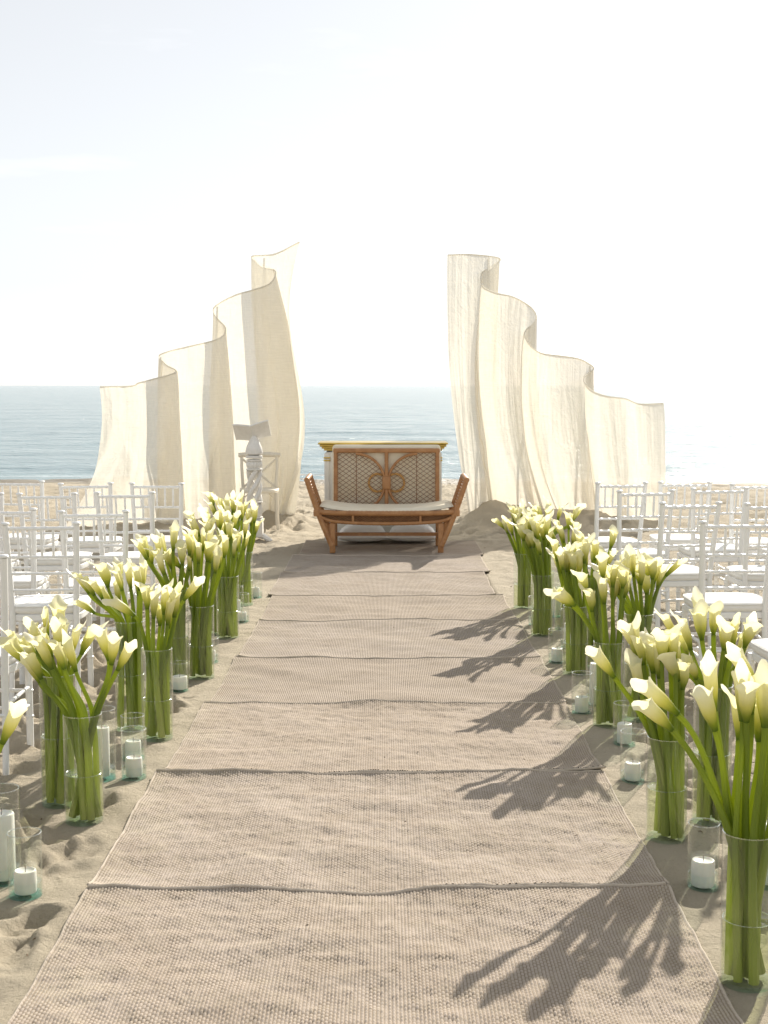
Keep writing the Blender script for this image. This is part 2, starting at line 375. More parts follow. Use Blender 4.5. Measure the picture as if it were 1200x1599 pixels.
CHAIRS = [('A0', -1.745, 5.80, 2), ('A1', -1.748, 7.12, 5), ('A2', -1.637, 7.83, 6), ('A3', -1.656, 9.01, 0), ('A4', -1.635, 10.06, 1), ('B2', -2.205, 8.06, 4), ('B3', -2.143, 9.01, -1), ('B4', -2.132, 10.04, 3),
          ('C3', -2.63, 9.03, 2), ('C4', -2.655, 10.19, -2), ('R0', 1.81, 5.83, 3), ('R1', 1.80, 7.17, -1), ('R2', 1.745, 8.29, 11), ('R3', 1.70, 9.21, 5), ('R4', 1.648, 9.99, 9),
          ('S2', 2.315, 8.32, 0), ('S3', 2.26, 9.44, 0), ('S4', 2.19, 10.17, -3), ('T3', 2.79, 9.34, 2), ('T4', 2.63, 9.88, -1)]
RUG_Y = [3.0, 4.228, 5.531, 6.791, 7.939, 9.229, 10.333, 11.612, 12.84, 14.05]
RUG_X = [(-.935, .896), (-.932, .898), (-.899, .902), (-.866, .914), (-.848, .908), (-.84, .903), (-.872, .845), (-.855, .899), (-.80, .93)]

# ------------------------------------------------------------------ ground
PADS = [(v[1], v[2], .075) for v in VASES] + [(h[1], h[2], h[3]) for h in HOLD]
FOOT = []
for i in range(1850):
    y = 3.2 + 24.5*rng.random()**1.15; x = (rng.random()*2-1)*(1.4+.42*y)
    if i > 1500: y = 3.3+5.5*rng.random(); x = rng.choice([-1, 1])*(1.0+1.5*rng.random())
    if abs(x-.02) < 1.05 and y < 13.9: continue
    FOOT.append((x, y, rng.normal(0, .7), .11+.06*rng.random(), .05+.02*rng.random(), .012+.026*rng.random()))
def Hbase(x, y):
    x = np.asarray(x, float); y = np.asarray(y, float)
    z = -.06*sstep(13.5, 17, y) - .30*sstep(17, 32, y) - 2.0*sstep(30, 60, y)
    # drifts piled on the hem of the drapes
    for mx_, my_, sx_, sy_, a in ((1.22, 16.1, .45, .50, .21), (1.75, 16.0, .55, .5, .17), (2.35, 15.85, .5, .4, .13), (3.0, 16.0, .5, .4, .08), (-1.25, 16.1, .35, .5, .17), (-1.9, 16.0, .5, .4, .10), (-2.8, 16.0, .6, .4, .06)):
        z = z + a*np.exp(-((x-mx_)/sx_)**2-((y-my_)/sy_)**2)
    return z
def rug_und(wx, wy):
    return .012 + .030*(fbm(wx*1.6+3, wy*2.6, 3)-.5) + .015*(fbm(wx*5, wy*7+2, 3)-.5) + .007*(fbm(wx*11+5, wy*17, 2)-.5)
def sand_h(X, Y):
    z = Hbase(X, Y)
    off = sstep(.90, 1.12, np.abs(X-.02)); off = np.maximum(off, sstep(13.9, 14.3, Y))
    rough = .052*(fbm(X*2.3, Y*2.3, 4)-.5) + .036*(1-np.abs(2*fbm(X*4.1+9, Y*5.2+3, 3)-1)-.6) + .010*(fbm(X*14, Y*16, 3)-.5)
    return z, rough, off
def axis(segs):
    out = []
    for a, b, d in segs:
        n = max(1, int(round((b-a)/d))); out += list(np.linspace(a, b, n, endpoint=False))
    out.append(segs[-1][1]); return np.array(out)
xs = axis([(-400, -40, 60), (-40, -12, 4), (-12, -6, .30), (-6, -3, .07), (-3, -1.8, .026), (-1.8, -.85, .0135), (-.85, .85, .05), (.85, 1.8, .0135), (1.8, 3, .026), (3, 6, .07), (6, 12, .30), (12, 40, 4), (40, 400, 60)])
ys = axis([(-60, -6, 6), (-6, 2.6, .5), (2.6, 3.2, .05), (3.2, 7, .0155), (7, 11, .026), (11, 17, .045), (17, 28, .075), (28, 36, .25), (36, 60, 3)])
GX, GY = np.meshgrid(xs, ys)
z0, rough, off = sand_h(GX, GY)
foot = np.zeros_like(z0)
for fx, fy, fa, la, lb, dp in FOOT:
    i0, i1 = np.searchsorted(ys, [fy-.4, fy+.4]); j0, j1 = np.searchsorted(xs, [fx-.4, fx+.4])
    if i1 <= i0 or j1 <= j0: continue
    X = GX[i0:i1, j0:j1]-fx; Y = GY[i0:i1, j0:j1]-fy; c, s_ = math.cos(fa), math.sin(fa)
    U = (X*s_+Y*c)/la; V = (X*c-Y*s_)/lb; q = U*U+V*V
    sq = np.sqrt(q)*(1+.35*(vnoise((X+fx)*13, (Y+fy)*13)-.5)); foot[i0:i1, j0:j1] += -dp*(1-sstep(.70, 1.12, sq)) + .28*dp*np.exp(-((sq-1.30)/.26)**2)
zz = rough*1.25 + foot
fade = np.ones_like(zz)
for px_, py_, r in PADS:
    i0, i1 = np.searchsorted(ys, [py_-.35, py_+.35]); j0, j1 = np.searchsorted(xs, [px_-.35, px_+.35])
    D = np.hypot(GX[i0:i1, j0:j1]-px_, GY[i0:i1, j0:j1]-py_)
    fade[i0:i1, j0:j1] *= sstep(r+.01, r+.14, D)
zz = np.where(fade < 1, zz*fade + (1-fade)*.0, zz)
far = 1+.5*sstep(13, 17, GY)-.9*sstep(24, 28.5, GY)-.6*sstep(28, 32, GY)
near_ = (1-off)*(1-sstep(13.6, 14.0, GY)); GZ = z0 + zz*off*far + near_*(rug_und(GX, GY)-.006-.03*(1-sstep(.80, .86, np.abs(GX-.02))))
ground = link('sand', grid_mesh('sand', GX, GY, GZ, M['sand'])); tag(ground, kind='structure')
def zat(x, y):
    i = min(max(int(np.searchsorted(ys, y)), 1), len(ys)-1); j = min(max(int(np.searchsorted(xs, x)), 1), len(xs)-1)
    return float(GZ[i-1:i+1, j-1:j+1].mean())

# ------------------------------------------------------------------ sea
sy = np.concatenate([np.linspace(24, 60, 300), np.geomspace(60.2, 400, 260), np.geomspace(405, 40000, 90)])
su = np.linspace(-1, 1, 420); su = np.sign(su)*np.abs(su)**1.5*1.3
SX = su[None, :]*(sy[:, None]+12); SY = np.repeat(sy[:, None], len(su), 1)
amp = np.clip(1-(sy[:, None]-60)/300, 0, 1)
SZ = -.31 + amp*(.09*(fbm(SX*.10+3, SY*.42+fbm(SX*.05, SY*.05, 2)*2, 3)-.5) + .05*(fbm(SX*.5, SY*1.1, 3)-.5))
# one low breaker rolling in on the right
SZ += .04*np.exp(-((SY-31.5-.8*np.sin(SX*.25))/.5)**2)*sstep(3, 8, SX)
sea = link('sea', grid_mesh('sea', SX, SY, SZ, M['sea'])); tag(sea, kind='structure')

# ------------------------------------------------------------------ rugs
ORD = ['first', 'second', 'third', 'fourth', 'fifth', 'sixth', 'seventh', 'eighth', 'ninth', 'tenth', 'eleventh']
def rug(i):
    lf_ = 1.0 if i < 3 else .45; y0, y1 = RUG_Y[i], RUG_Y[i+1]-.012*lf_; xl, xr = RUG_X[i]
    if i == 0: y0 = 2.9
    root = empty('woven_rug', ((xl+xr)/2, y0, 0)); W = xr-xl
    fine = i <= 2; dx = {0: YW/4, 1: YW/3.5, 2: YW/3}.get(i, .03); dy = {0: YL/5, 1: YL/4.5, 2: YL/4}.get(i, .03)
    nx = int(W/dx)+1; ny = int((y1-y0)/dy)+1
    u = np.linspace(-W/2, W/2, nx); v = np.linspace(0, y1-y0, ny); U, V = np.meshgrid(u, v)
    wx, wy = U+(xl+xr)/2, V+y0
    def base(wx, wy, vv):
        z = rug_und(wx, wy) + Hbase(wx, wy)
        ln = .004+.018*np.clip(fbm(wx*2.2+31*i, wx*0+i*7.7, 3)-.40, 0, 1)*2
        lf = .003+.014*np.clip(fbm(wx*2.5+13*i+5, wx*0+i*3.1, 3)-.42, 0, 1)*2
        ln = ln*lf_; lf = lf*lf_
        z = z + ln*np.exp(-vv/.055) + lf*np.exp(-(y1-y0-vv)/.05)
        # curling corners
        e = np.clip((np.abs(wx-(xl+xr)/2)-W/2+.16)/.16, 0, 1)
        return z + .012*e*e*(np.exp(-vv/.09)+.5*np.exp(-(y1-y0-vv)/.09))
    Z = base(wx, wy, V)
    # wavy long edges
    wob = lambda y, s: .006*(fbm(np.full_like(y, s*3.3+i), y*2.4, 3)-.5)*2
    Ush = U + np.where(U > 0, wob(wy, 1), wob(wy, 2))*np.abs(U/(W/2))**6
    Vsh = V + .016*(fbm(wx*1.8+i*11, wx*0+4, 3)-.5)*np.exp(-V/.10) + .016*(fbm(wx*1.8+(i+1)*11, wx*0+4, 3)-.5)*np.exp(-(y1-y0-V)/.10)
    if fine:
        k = np.floor(U/YW); ph = .5*(np.abs(k) % 2) + .22*(vnoise(k*.73+.5, k*0+i)-.5)
        wig = .45*(vnoise(U*22, V*14)-.5)
        Z = Z + .0040*np.abs(np.sin(PI*U/YW))**.7*np.abs(np.sin(PI*(V/YL+ph+wig)))**.5*(.5+.95*vnoise(U*75+2, V*38))
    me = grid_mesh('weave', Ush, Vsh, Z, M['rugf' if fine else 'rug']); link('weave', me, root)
    # hems: braided cord along the four edges
    def hem(row, r, name='hem'):
        P = np.array(row); mb = MB(); mb.tube(P, r, 7); mb.build(name, M['hem'], root)
    st = max(1, nx//90)
    for e, r in ((0, .0050), (-1, .0056)):
        cols = list(range(0, nx, st)); 
        hem([(Ush[e, j], Vsh[e, j]+(-.003 if e == 0 else .002), Z[e, j]+(-.004 if e == 0 else -.0005)) for j in cols], r)
    st = max(1, ny//60)
    for e, s_ in ((0, -1), (-1, 1)):
        hem([(Ush[j, e]+s_*.002, Vsh[j, e], Z[j, e]-.004) for j in range(0, ny, st)], .0048)
    nm = ['first', 'second', 'third', 'fourth', 'fifth', 'sixth', 'seventh', 'eighth'][i] if i < 8 else None
    lab = f'beige woven jute rug, {nm} from the camera along the aisle' if nm else 'beige woven jute rug lying under the rattan bench at the aisle\'s far end'
    if i == 0: lab = 'beige woven jute rug at the bottom of the picture, nearest the camera'
    tag(root, lab, 'rug', 'beige rugs laid end to end down the aisle')
for i in range(9): rug(i)

# ------------------------------------------------------------------ drapes
DL = [(-0.969,16.0,3.237),(-1.265,16.4,3.115),(-1.543,16.8,3.099),(-1.40,16.75,3.0),(-1.251,16.2,2.905),(-1.309,15.9,2.765),(-1.51,16.0,2.693),(-1.705,16.1,2.641),(-1.892,16.3,2.557),(-1.985,16.5,2.486),(-1.944,16.4,2.383),(-1.824,16.0,2.247),(-1.911,15.8,2.13),(-2.284,16.0,2.042),(-2.516,16.3,1.99),(-2.624,16.5,1.942),(-2.533,16.2,1.839),(-2.398,15.8,1.753),(-2.682,15.7,1.665),(-2.821,15.7,1.629),(-2.924,15.9,1.593),(-3.291,16.0,1.585)]
DLb = [-1.20, -1.16, -1.35, -1.30, -1.14, -1.30, -1.50, -1.70, -1.90, -1.98, -1.94, -1.80, -1.95, -2.30, -2.52, -2.62, -2.52, -2.42, -2.72, -2.86, -3.02, -3.78]
DLg = [.10, .10, .0, .05, .22, .10, .03, 0, 0, 0, 0, .03, 0, 0, 0, 0, 0, .02, 0, 0, .02, .19]
DR = [(0.73,15.9,3.083),(1.019,16.2,3.111),(1.372,16.6,3.096),(1.25,16.55,2.99),(1.132,16.2,2.891),(1.127,15.9,2.737),(1.273,15.8,2.65),(1.464,15.9,2.613),(1.624,16.1,2.553),(1.743,16.3,2.483),(1.803,16.5,2.396),(1.755,16.4,2.323),(1.632,16.0,2.225),(1.62,15.8,2.13),(1.683,15.7,2.026),(1.805,15.75,1.962),(2.029,15.9,1.937),(2.248,16.1,1.911),(2.39,16.3,1.863),(2.489,16.5,1.798),(2.34,16.1,1.711),(2.297,15.8,1.629),(2.379,15.7,1.535),(2.54,15.7,1.477),(2.769,15.8,1.447),(2.931,15.8,1.388),(3.255,16.1,1.392)]
DRb = [1.00, 1.12, 1.40, 1.35, 1.25, 1.32, 1.50, 1.68, 1.82, 1.95, 2.02, 1.98, 1.92, 1.94, 2.02, 2.14, 2.30, 2.46, 2.56, 2.62, 2.56, 2.54, 2.62, 2.74, 2.90, 3.02, 3.26]
DRg = [-.05, -.08, -.05, -.06, -.10, -.12, -.14, -.14, -.12, -.10, -.10, -.10, -.12, -.14, -.14, -.12, -.10, -.08, -.06, -.04, -.05, -.06, -.05, -.03, 0, 0, 0]
def drape(name, top, bx, bulge, seed, label, mirror):
    P = np.array([(*p, b, g) for p, b, g in zip(top, bx, bulge)]); P[:, 1] = 16.0+(P[:, 1]-16.0)*(.85 if mirror else .34)
    n = 560; S, arc = spline(P, n); m = 90
    v = np.linspace(0, 1, m)[:, None]
    tx, ty, tz, bx_, bg_ = (S[:, i][None, :] for i in range(5))
    d = np.gradient(S[:, :2], axis=0); d /= np.linalg.norm(d, axis=1)[:, None]+1e-9
    nx_, ny_ = -d[:, 1][None, :], d[:, 0][None, :]
    a0_ = arc[None, :]
    by = 16.0 + (ty-16.0)*(.66 if mirror else .22)
    gz = Hbase(bx_, by) - .06
    ease = v**1.15
    wv_ = -.13*np.exp(-a0_/.35)
    X = tx + (bx_-tx)*ease + bg_*np.sin(PI*v) + (wv_*np.sin(2*PI*v**.92) if not mirror else 0); Y = ty + (by-ty)*v - .05*np.sin(PI*v)
    Z = tz + (gz-tz)*v
    a = arc[None, :]
    # soft pleats gathering from the rail, wandering as they fall
    drift = .42*(fbm(a*.8+seed, v*1.1+seed, 2)-.5)
    f1 = np.sin((a+drift)*2*PI/(.74 if mirror else .40)+3*fbm(a*.9+seed, v*.6, 2)) ; f2 = np.sin((a+drift*.6)*2*PI/.13+4*fbm(a*1.7+seed+9, v*.8, 2))
    fold = (.012+(.062 if mirror else .075)*v**.8)*f1*(.35+fbm(a*1.4+seed*2, v*1.0+1, 2)) + (.003+.005*v)*(1 if mirror else 2.6)*f2*fbm(a*3+1, v*2+seed, 2) + .002*np.sin(a*2*PI/.052+6*fbm(a*4+seed, v*1.5, 2))*fbm(a*5+2, v*3+seed, 2)
    # sharp diagonal creases
    cre = .05*sstep(.05, .4, v)*(np.abs(2*fbm(a*1.6+v*1.2+seed, a*.3-v*.5, 2)-1)-.25)
    fold = fold + cre
    X = X + nx_*fold + .03*(fbm(a*2+seed, v*2, 2)-.5)*v; Y = Y + ny_*fold
    root = empty(name, (float(S[:, 0].mean()), 16.0, 0))
    ox, oy = root.location.x, root.location.y
    fab = link('fabric', grid_mesh('fabric', X-ox, Y-oy, Z+0*X, M['cloth']), root)
    # the rail sewn into the top hem, and upright poles hidden inside the folds
    mb = MB(); mb.tube([(p[0]-ox, p[1]-oy, p[2]) for p in S[::3]], .008, 7); mb.build('top_hem', M['cloth'], root)
    # stitched seams where fabric widths join
    for sa in (.22, .50, .74):
        j = int(sa*n); jj = [min(n-1, max(0, j+int(2.5*math.sin(k*.5)))) for k in range(m)]
        mb = MB(); rows = [k for k in range(0, m)]
        mb.tube([(X[k, jj[k]]-ox, Y[k, jj[k]]-oy-.006, (Z+0*X)[k, jj[k]]) for k in rows], .0028, 5); mb.build('seam', M['linen'], root)
    for q in (.10, .42, .70):
        j = int(q*(n-1)); x_, y_, z_ = S[j, :3]
        mb = MB(); mb.tube([(x_-ox, y_-oy+.03, float(zat(x_, y_))-.1), (x_-ox, y_-oy+.03, z_-.02)], .012, 8); mb.build('pole', M['white'], root)
    tag(root, label, 'drape', 'tall cream drapes framing the altar')
drape('fabric_drape', DL, DLb, DLg, 3.1, 'tall cream fabric drape stepping down in waves, behind the carved lectern on the left', False)
drape('fabric_drape', DR, DRb, DRg, 8.4, 'tall cream fabric drape stepping down in waves, right of the rattan bench', True)

# ------------------------------------------------------------------ chairs
def bamboo(mb, a, b, r, nodes, sides=10):
    """turned rod with small raised rings, like painted bamboo"""
    a, b = Vector(a), Vector(b); L = (b-a).length; st = [(0, r)]
    for q in nodes:
        w_ = .007/L
        st += [(q-w_, r), (q-w_*.5, r*1.22), (q+w_*.5, r*1.22), (q+w_, r)]
    st.append((1, r)); st.sort()
    mb.tube([a.lerp(b, t) for t, _ in st], [q for _, q in st], sides)
def seat_outline(n=40, grow=0):
    out = []
    for j in range(n):
        t = 2*PI*j/n; c, s_ = math.cos(t), math.sin(t)
        x = math.copysign(abs(c)**.45, c); y = math.copysign(abs(s_)**.45, s_)
        wdt = .185 + .018*(y+1)/2; out.append((x*(wdt+grow), y*(.195+grow)))
    return out
def stack(mb, rings):
    n = len(rings[0][0]); vs = []; fs = []
    for ring, z in rings:
        for k, p in enumerate(ring): vs.append((p[0], p[1], z[k] if hasattr(z, '__len__') else z))
    for i in range(len(rings)-1):
        for j in range(n): fs.append((i*n+j, i*n+(j+1) % n, (i+1)*n+(j+1) % n, (i+1)*n+j))
    fs.append(tuple(reversed(range(n)))); fs.append(tuple(range((len(rings)-1)*n, len(rings)*n))); mb.add(vs, fs)
def make_chair():
    root = empty('banquet_chair'); m = M['white']
    for s in (-1, 1):
        top, mid, ft = Vector((s*.176, -.235, .905)), Vector((s*.160, -.175, .45)), Vector((s*.168, -.215, -.04))
        mb = MB(); pts = [ft, ft.lerp(mid, .5)+Vector((0, .006, 0)), mid, mid.lerp(top, .33)+Vector((0, .006, 0)), mid.lerp(top, .66)+Vector((0, .005, 0)), top]
        mb.tube(pts, [.013, .0145, .0165, .016, .0155, .015], 10); mb.lathe([(.0, .0), (.021, .001), (.022, .008), (.017, .013), (.0, .015)], 10, top); mb.build('back_post', m, root)
        mb = MB(); bamboo(mb, (s*.178, .178, .425), (s*.182, .19, -.04), .0155, (.1, .35, .6)); mb.build('front_leg', m, root)
        for z in (.20, .28):
            mb = MB(); bamboo(mb, (s*.165, -.195, z), (s*.180, .184, z), .0085, (.12, .3, .5, .7, .88)); mb.build('side_stretcher', m, root)
    def bx(z): t = (z-.45)/(.905-.45); return .160+.016*t, -.175-.06*t+.004
    for z, nd in ((.885, 8), (.738, 8), (.652, 8), (.565, 8)):
        hx, y = bx(z); mb = MB(); bamboo(mb, (-hx, y, z), (hx, y, z), (.0095 if z > .8 else .0075), [(k+.5)/6 for k in range(6)]); mb.build('back_rail', m, root)
    for k in range(5):
        q = -1+2*(k+1)/6; (h1, y1), (h2, y2) = bx(.885), bx(.738)
        mb = MB(); bamboo(mb, (q*h2, y2, .738), (q*h1, y1, .885), .0066, (.3, .62)); mb.build('spindle', m, root)
    mb = MB(); bamboo(mb, (-.165, -.195, .24), (.165, -.195, .24), .0085, (.2, .4, .6, .8)); mb.build('back_stretcher', m, root)
    for z in (.18, .26):
        mb = MB(); bamboo(mb, (-.18, .186, z), (.18, .186, z), .0085, (.2, .4, .6, .8)); mb.build('front_stretcher', m, root)
    mb = MB(); o = seat_outline(); oi = [(x*.965, y*.965) for x, y in o]
    stack(mb, [(oi, .405), (o, .410), (o, .437), (oi, .442)]); mb.build('seat', m, root)
    mb = MB(); rr = []
    for z, q in ((.4425, .955), (.447, .99), (.456, 1.015), (.468, 1.02), (.480, 1.0), (.487, .95), (.491, .80), (.493, .5), (.4935, .2)):
        rr.append(([(x*q, y*q) for x, y in o], z))
    stack(mb, rr); cu = mb.build('seat_cushion', M['cushion'], root)
    mb = MB(); mb.tube([(x*1.018, y*1.018, .4815) for x, y in o], .0035, 6, closed=True); mb.build('piping', M['cushion'], cu)
    return root
LABC = {
 'A0': 'white chair at the left picture edge, nearest the camera, only its seat and legs showing', 'A1': 'nearest left-hand white chair with its whole back in view, beside the aisle',
 'A2': 'left-hand white aisle chair in the third row from the camera', 'A3': 'left-hand white aisle chair in the fourth row from the camera', 'A4': 'farthest left-hand white aisle chair, in the row closest to the drape',
 'B2': 'white chair second from the aisle, third row on the left, cut by the picture edge', 'B3': 'white chair second from the aisle in the fourth row on the left', 'B4': 'white chair second from the aisle in the farthest row on the left',
 'C3': 'white chair third from the aisle, fourth row on the left, mostly outside the picture', 'C4': 'white chair third from the aisle in the farthest row on the left',
 'R0': 'white chair at the right picture edge, nearest the camera, only its seat and legs showing', 'R1': 'nearest right-hand white chair with its back in view, beside the aisle',
 'R2': 'right-hand white aisle chair in the third row from the camera, turned slightly', 'R3': 'right-hand white aisle chair in the fourth row from the camera', 'R4': 'farthest right-hand white aisle chair, in front of the drape',
 'S2': 'white chair second from the aisle, third row on the right, at the picture edge', 'S3': 'white chair second from the aisle in the fourth row on the right', 'S4': 'white chair second from the aisle in the farthest row on the right',
 'T3': 'white chair third from the aisle, fourth row on the right, only its seat corner showing', 'T4': 'white chair third from the aisle in the farthest row on the right'}
proto = make_chair()
for i, (nm, x, y, a) in enumerate(CHAIRS):
    o = proto if i == 0 else copy_tree(proto)
    o.location = (x, y, random.uniform(-.008, .006)); o.rotation_euler = (math.radians(random.uniform(-.8, .8)), math.radians(random.uniform(-.8, .8)), math.radians(a))
    tag(o, LABC[nm], 'chair', 'white banquet chairs left of the aisle' if x < 0 else 'white banquet chairs right of the aisle')

# ------------------------------------------------------------------ rattan bench
def wrap_bar(mb, pts, r, sides=10):
    """rattan bar bound with cane: faint ridges along its length"""
    P, s = spline(np.array(pts, float), max(8, int(sum((Vector(pts[i+1])-Vector(pts[i])).length for i in range(len(pts)-1))/.012)))
    mb.tube(P, [r*(1+.05*math.sin(k*2.1)+random.uniform(-.02, .02)) for k in range(len(P))], sides)
bench = empty('rattan_bench', (.025, 13.0, float(Hbase(0, 13.2))+.012)); BM = M['rattan']
for s in (-1, 1):
    for y, nm in ((.02, 'leg'), (.60, 'leg')):
        mb = MB(); mb.rbox((s*.515, y, .145), (.055, .055, .29), .012); mb.build(nm, BM, bench)
    # flared arm: two slanting posts, top bar, rungs
    arm = empty('armrest'); arm.parent = bench
    A = []
    for y in (.0, .58):
        mb = MB(); pts = [(s*.52, y, .07), (s*.585, y, .22), (s*.655, y, .40), (s*.71, y, .56), (s*.755, y, .70)]; A.append(pts)
        wrap_bar(mb, pts, .026); mb.build('arm_post', BM, arm)
    mb = MB(); wrap_bar(mb, [(s*.757, -.03, .70), (s*.757, .61, .70)], .024); mb.build('arm_top', BM, arm)
    for k in range(10):
        t = k/9; z = .43+.25*t; x = .67+.083*t
        mb = MB(); mb.tube([(s*x, .0, z), (s*x, .58, z)], .006, 6); mb.build('arm_rung', M['rattan'], arm)
    mb = MB(); mb.lathe([(.0, -.035), (.033, -.03), (.036, 0), (.033, .03), (.0, .035)], 12, (s*.66, -.002, .385)); mb.build('binding', BM, bench)
    mb = MB(); wrap_bar(mb, [(s*.55, .03, .30), (s*.595, .03, .31), (s*.64, .02, .345)], .018); mb.build('bracket', BM, bench)
mb = MB(); wrap_bar(mb, [(-.66, 0, .40), (-.5, 0, .385), (0, 0, .378), (.5, 0, .385), (.66, 0, .40)], .026); mb.build('front_rail', BM, bench)
mb = MB(); wrap_bar(mb, [(-.63, .0, .345), (-.5, 0, .305), (-.2, 0, .285), (.2, 0, .285), (.5, 0, .305), (.63, 0, .345)], .017); mb.build('lower_rail', BM, bench)
mb = MB(); wrap_bar(mb, [(-.66, .6, .40), (0, .6, .385), (.66, .6, .40)], .024); mb.build('rear_rail', BM, bench)
for s in (-1, 1):
    mb = MB(); wrap_bar(mb, [(s*.32, -.002, .29), (s*.32, -.002, .38)], .013); mb.build('rail_binding', BM, bench)
    mb = MB(); mb.box((s*.515, .31, .15), (.03, .54, .03)); mb.build('side_stretcher', BM, bench)
mb = MB(); mb.box((0, .31, .15), (1.0, .035, .032)); mb.build('stretcher', BM, bench)
# lattice apron
mb = MB()
def clipline(mb, inside, p, q, y, r=.0026, n=160):
    p, q = np.array(p), np.array(q); run = None
    for k in range(n+1):
        c = p+(q-p)*k/n
        if inside(c[0], c[1]):
            if run is None: run = c
            last = c
        elif run is not None:
            if np.hypot(*(last-run)) > .012: mb.tube([(run[0], y, run[1]), (last[0], y, last[1])], r, 4, cap=False)
            run = None
    if run is not None and np.hypot(*(last-run)) > .012: mb.tube([(run[0], y, run[1]), (last[0], y, last[1])], r, 4, cap=False)
ins = lambda x, z: abs(x) < .62 and z < .38 and z > .285+max(0, abs(x)-.3)*.2
for k in range(-24, 25):
    for s in (-1, 1): clipline(mb, ins, (k*.034-s*.12, .27), (k*.034+s*.12, .41), .008 if s > 0 else .014, .003, 60)
mp_ = MB(); mp_.box((0, .03, .335), (1.22, .008, .085)); mp_.build('apron_panel', M['rattan'], bench)
tag(mb.build('apron_lattice', M['cane'], bench), kind='stuff')
# back
yb = .66; ROT = 0
for s in (-1, 1):
    mb = MB(); wrap_bar(mb, [(s*.505, yb-.03, .36), (s*.505, yb, .65), (s*.505, yb+.02, .95)], .021); mb.build('back_post', BM, bench)
mb = MB(); mb.rbox((0, yb+.02, .945), (1.06, .04, .045), .012); mb.build('top_rail', BM, bench)
mb = MB(); wrap_bar(mb, [(0, yb-.01, .38), (0, yb+.01, .93)], .020); mb.build('centre_post', BM, bench)
mb = MB(); mb.rbox((0, yb-.012, .625), (.085, .05, .13), .015); mb.build('centre_binding', BM, bench)
for s in (-1, 1):
    cxr = s*.305; zc = .625; R = .288
    mb = MB(); wrap_bar(mb, [(cxr+s*-1*R*math.cos(t), yb, zc+R*math.sin(t)) for t in np.linspace(-.85, PI/2, 22)], .014); mb.build('back_arc', BM, bench)
    mb = MB(); wrap_bar(mb, [(s*.205, yb-.005, .40), (s*.275, yb-.005, .92)][::1] if False else [(s*.30, yb-.006, .40), (s*.30, yb-.006, .92)], .0045, 6); mb.build('lattice_rib', M['cane'], bench)
    ins = lambda x, z, s=s, cxr=cxr: abs(x) < .495 and .40 < z < .925 and ((x*s > .305) or (math.hypot(x-cxr, z-zc) < R))
    mb = MB(); d = .046
    for k in range(-22, 40):
        for sg in (-1, 1):
            zc0 = .35+k*d; clipline(mb, ins, (s*.27-.30, zc0-sg*.21), (s*.27+.30, zc0+sg*.21), yb+(.006 if sg > 0 else -.002))
    tag(mb.build('back_lattice', M['cane'], bench), kind='stuff')
    mb = MB(); mb.tube([(s*.088+.088*math.cos(t), yb+.014, .625+.088*math.sin(t)) for t in np.linspace(0, 2*PI, 40, endpoint=False)], [.011+.0015*(k % 2) for k in range(40)], 8, closed=True); mb.build('woven_ring', M['ring'], bench)
mb = MB(); mb.rbox((0, yb+.085, .70), (1.08, .075, .60), .034); mb.build('back_pad', M['linen'], bench)
# seat cushion: dips in the middle, rises on the arms
nx, ny = 41, 15; U, V = np.meshgrid(np.linspace(-1, 1, nx), np.linspace(0, 1, ny))
dip = .394 + .055*np.abs(U)**3; cm = MB()
edge = np.minimum(1-np.abs(U), np.minimum(V, 1-V)*1.2)
th = .032*np.sqrt(np.clip(edge/.10, 0, 1)) ; Xc = U*.635; Yc = -.005+V*.60
top = [(Xc[i, j], Yc[i, j], dip[i, j]+th[i, j]) for i in range(ny) for j in range(nx)]
bot = [(Xc[i, j], Yc[i, j], dip[i, j]-.004) for i in range(ny) for j in range(nx)]
q = [(i*nx+j, i*nx+j+1, (i+1)*nx+j+1, (i+1)*nx+j) for i in range(ny-1) for j in range(nx-1)]
cm.add(top, q); cm.add(bot, [tuple(reversed(f)) for f in q]); cu = cm.build('seat_cushion', M['linen'], bench)
tag(bench, 'rattan bench with flared arms, lattice back and cream cushion at the end of the aisle', 'bench')

# pillows on the rug beneath the bench
def pillow(x, y, z, a, b, h, label, rz=0):
    n = 17; U, V = np.meshgrid(np.linspace(-1, 1, n), np.linspace(-1, 1, n)); mb = MB()
    pr = h*(np.clip(1-U**2, 0, 1)*np.clip(1-V**2, 0, 1))**.42; ps = 1-.07*(1-U**2)*0
    pin = lambda A, B: A*(1-.09*np.clip(1-B**2, 0, 1)); X, Y = pin(U, V)*a, pin(V, U)*b
    wr = .012*(fbm(U*2.5+x*9, V*2.5, 3)-.5); q = [(i*n+j, i*n+j+1, (i+1)*n+j+1, (i+1)*n+j) for i in range(n-1) for j in range(n-1)]
    mb.add([(X[i, j], Y[i, j], pr[i, j]+wr[i, j]*(pr[i, j] > .01)) for i in range(n) for j in range(n)], q)
    mb.add([(X[i, j], Y[i, j], -.35*pr[i, j]) for i in range(n) for j in range(n)], [tuple(reversed(f)) for f in q])
    o = mb.build('pillow', M['cushion'], None); o.location = (x, y, z); o.rotation_euler = (0, 0, rz); tag(o, label, 'pillow', 'pillows under the bench'); return o
zb = float(Hbase(0, 13.6))+.05
pillow(-.215, 13.86, zb+.03, .26, .17, .15, 'white pillow on the rug under the left half of the rattan bench', .05)
pillow(.285, 13.87, zb+.03, .26, .17, .15, 'white pillow on the rug under the right half of the rattan bench', -.04)

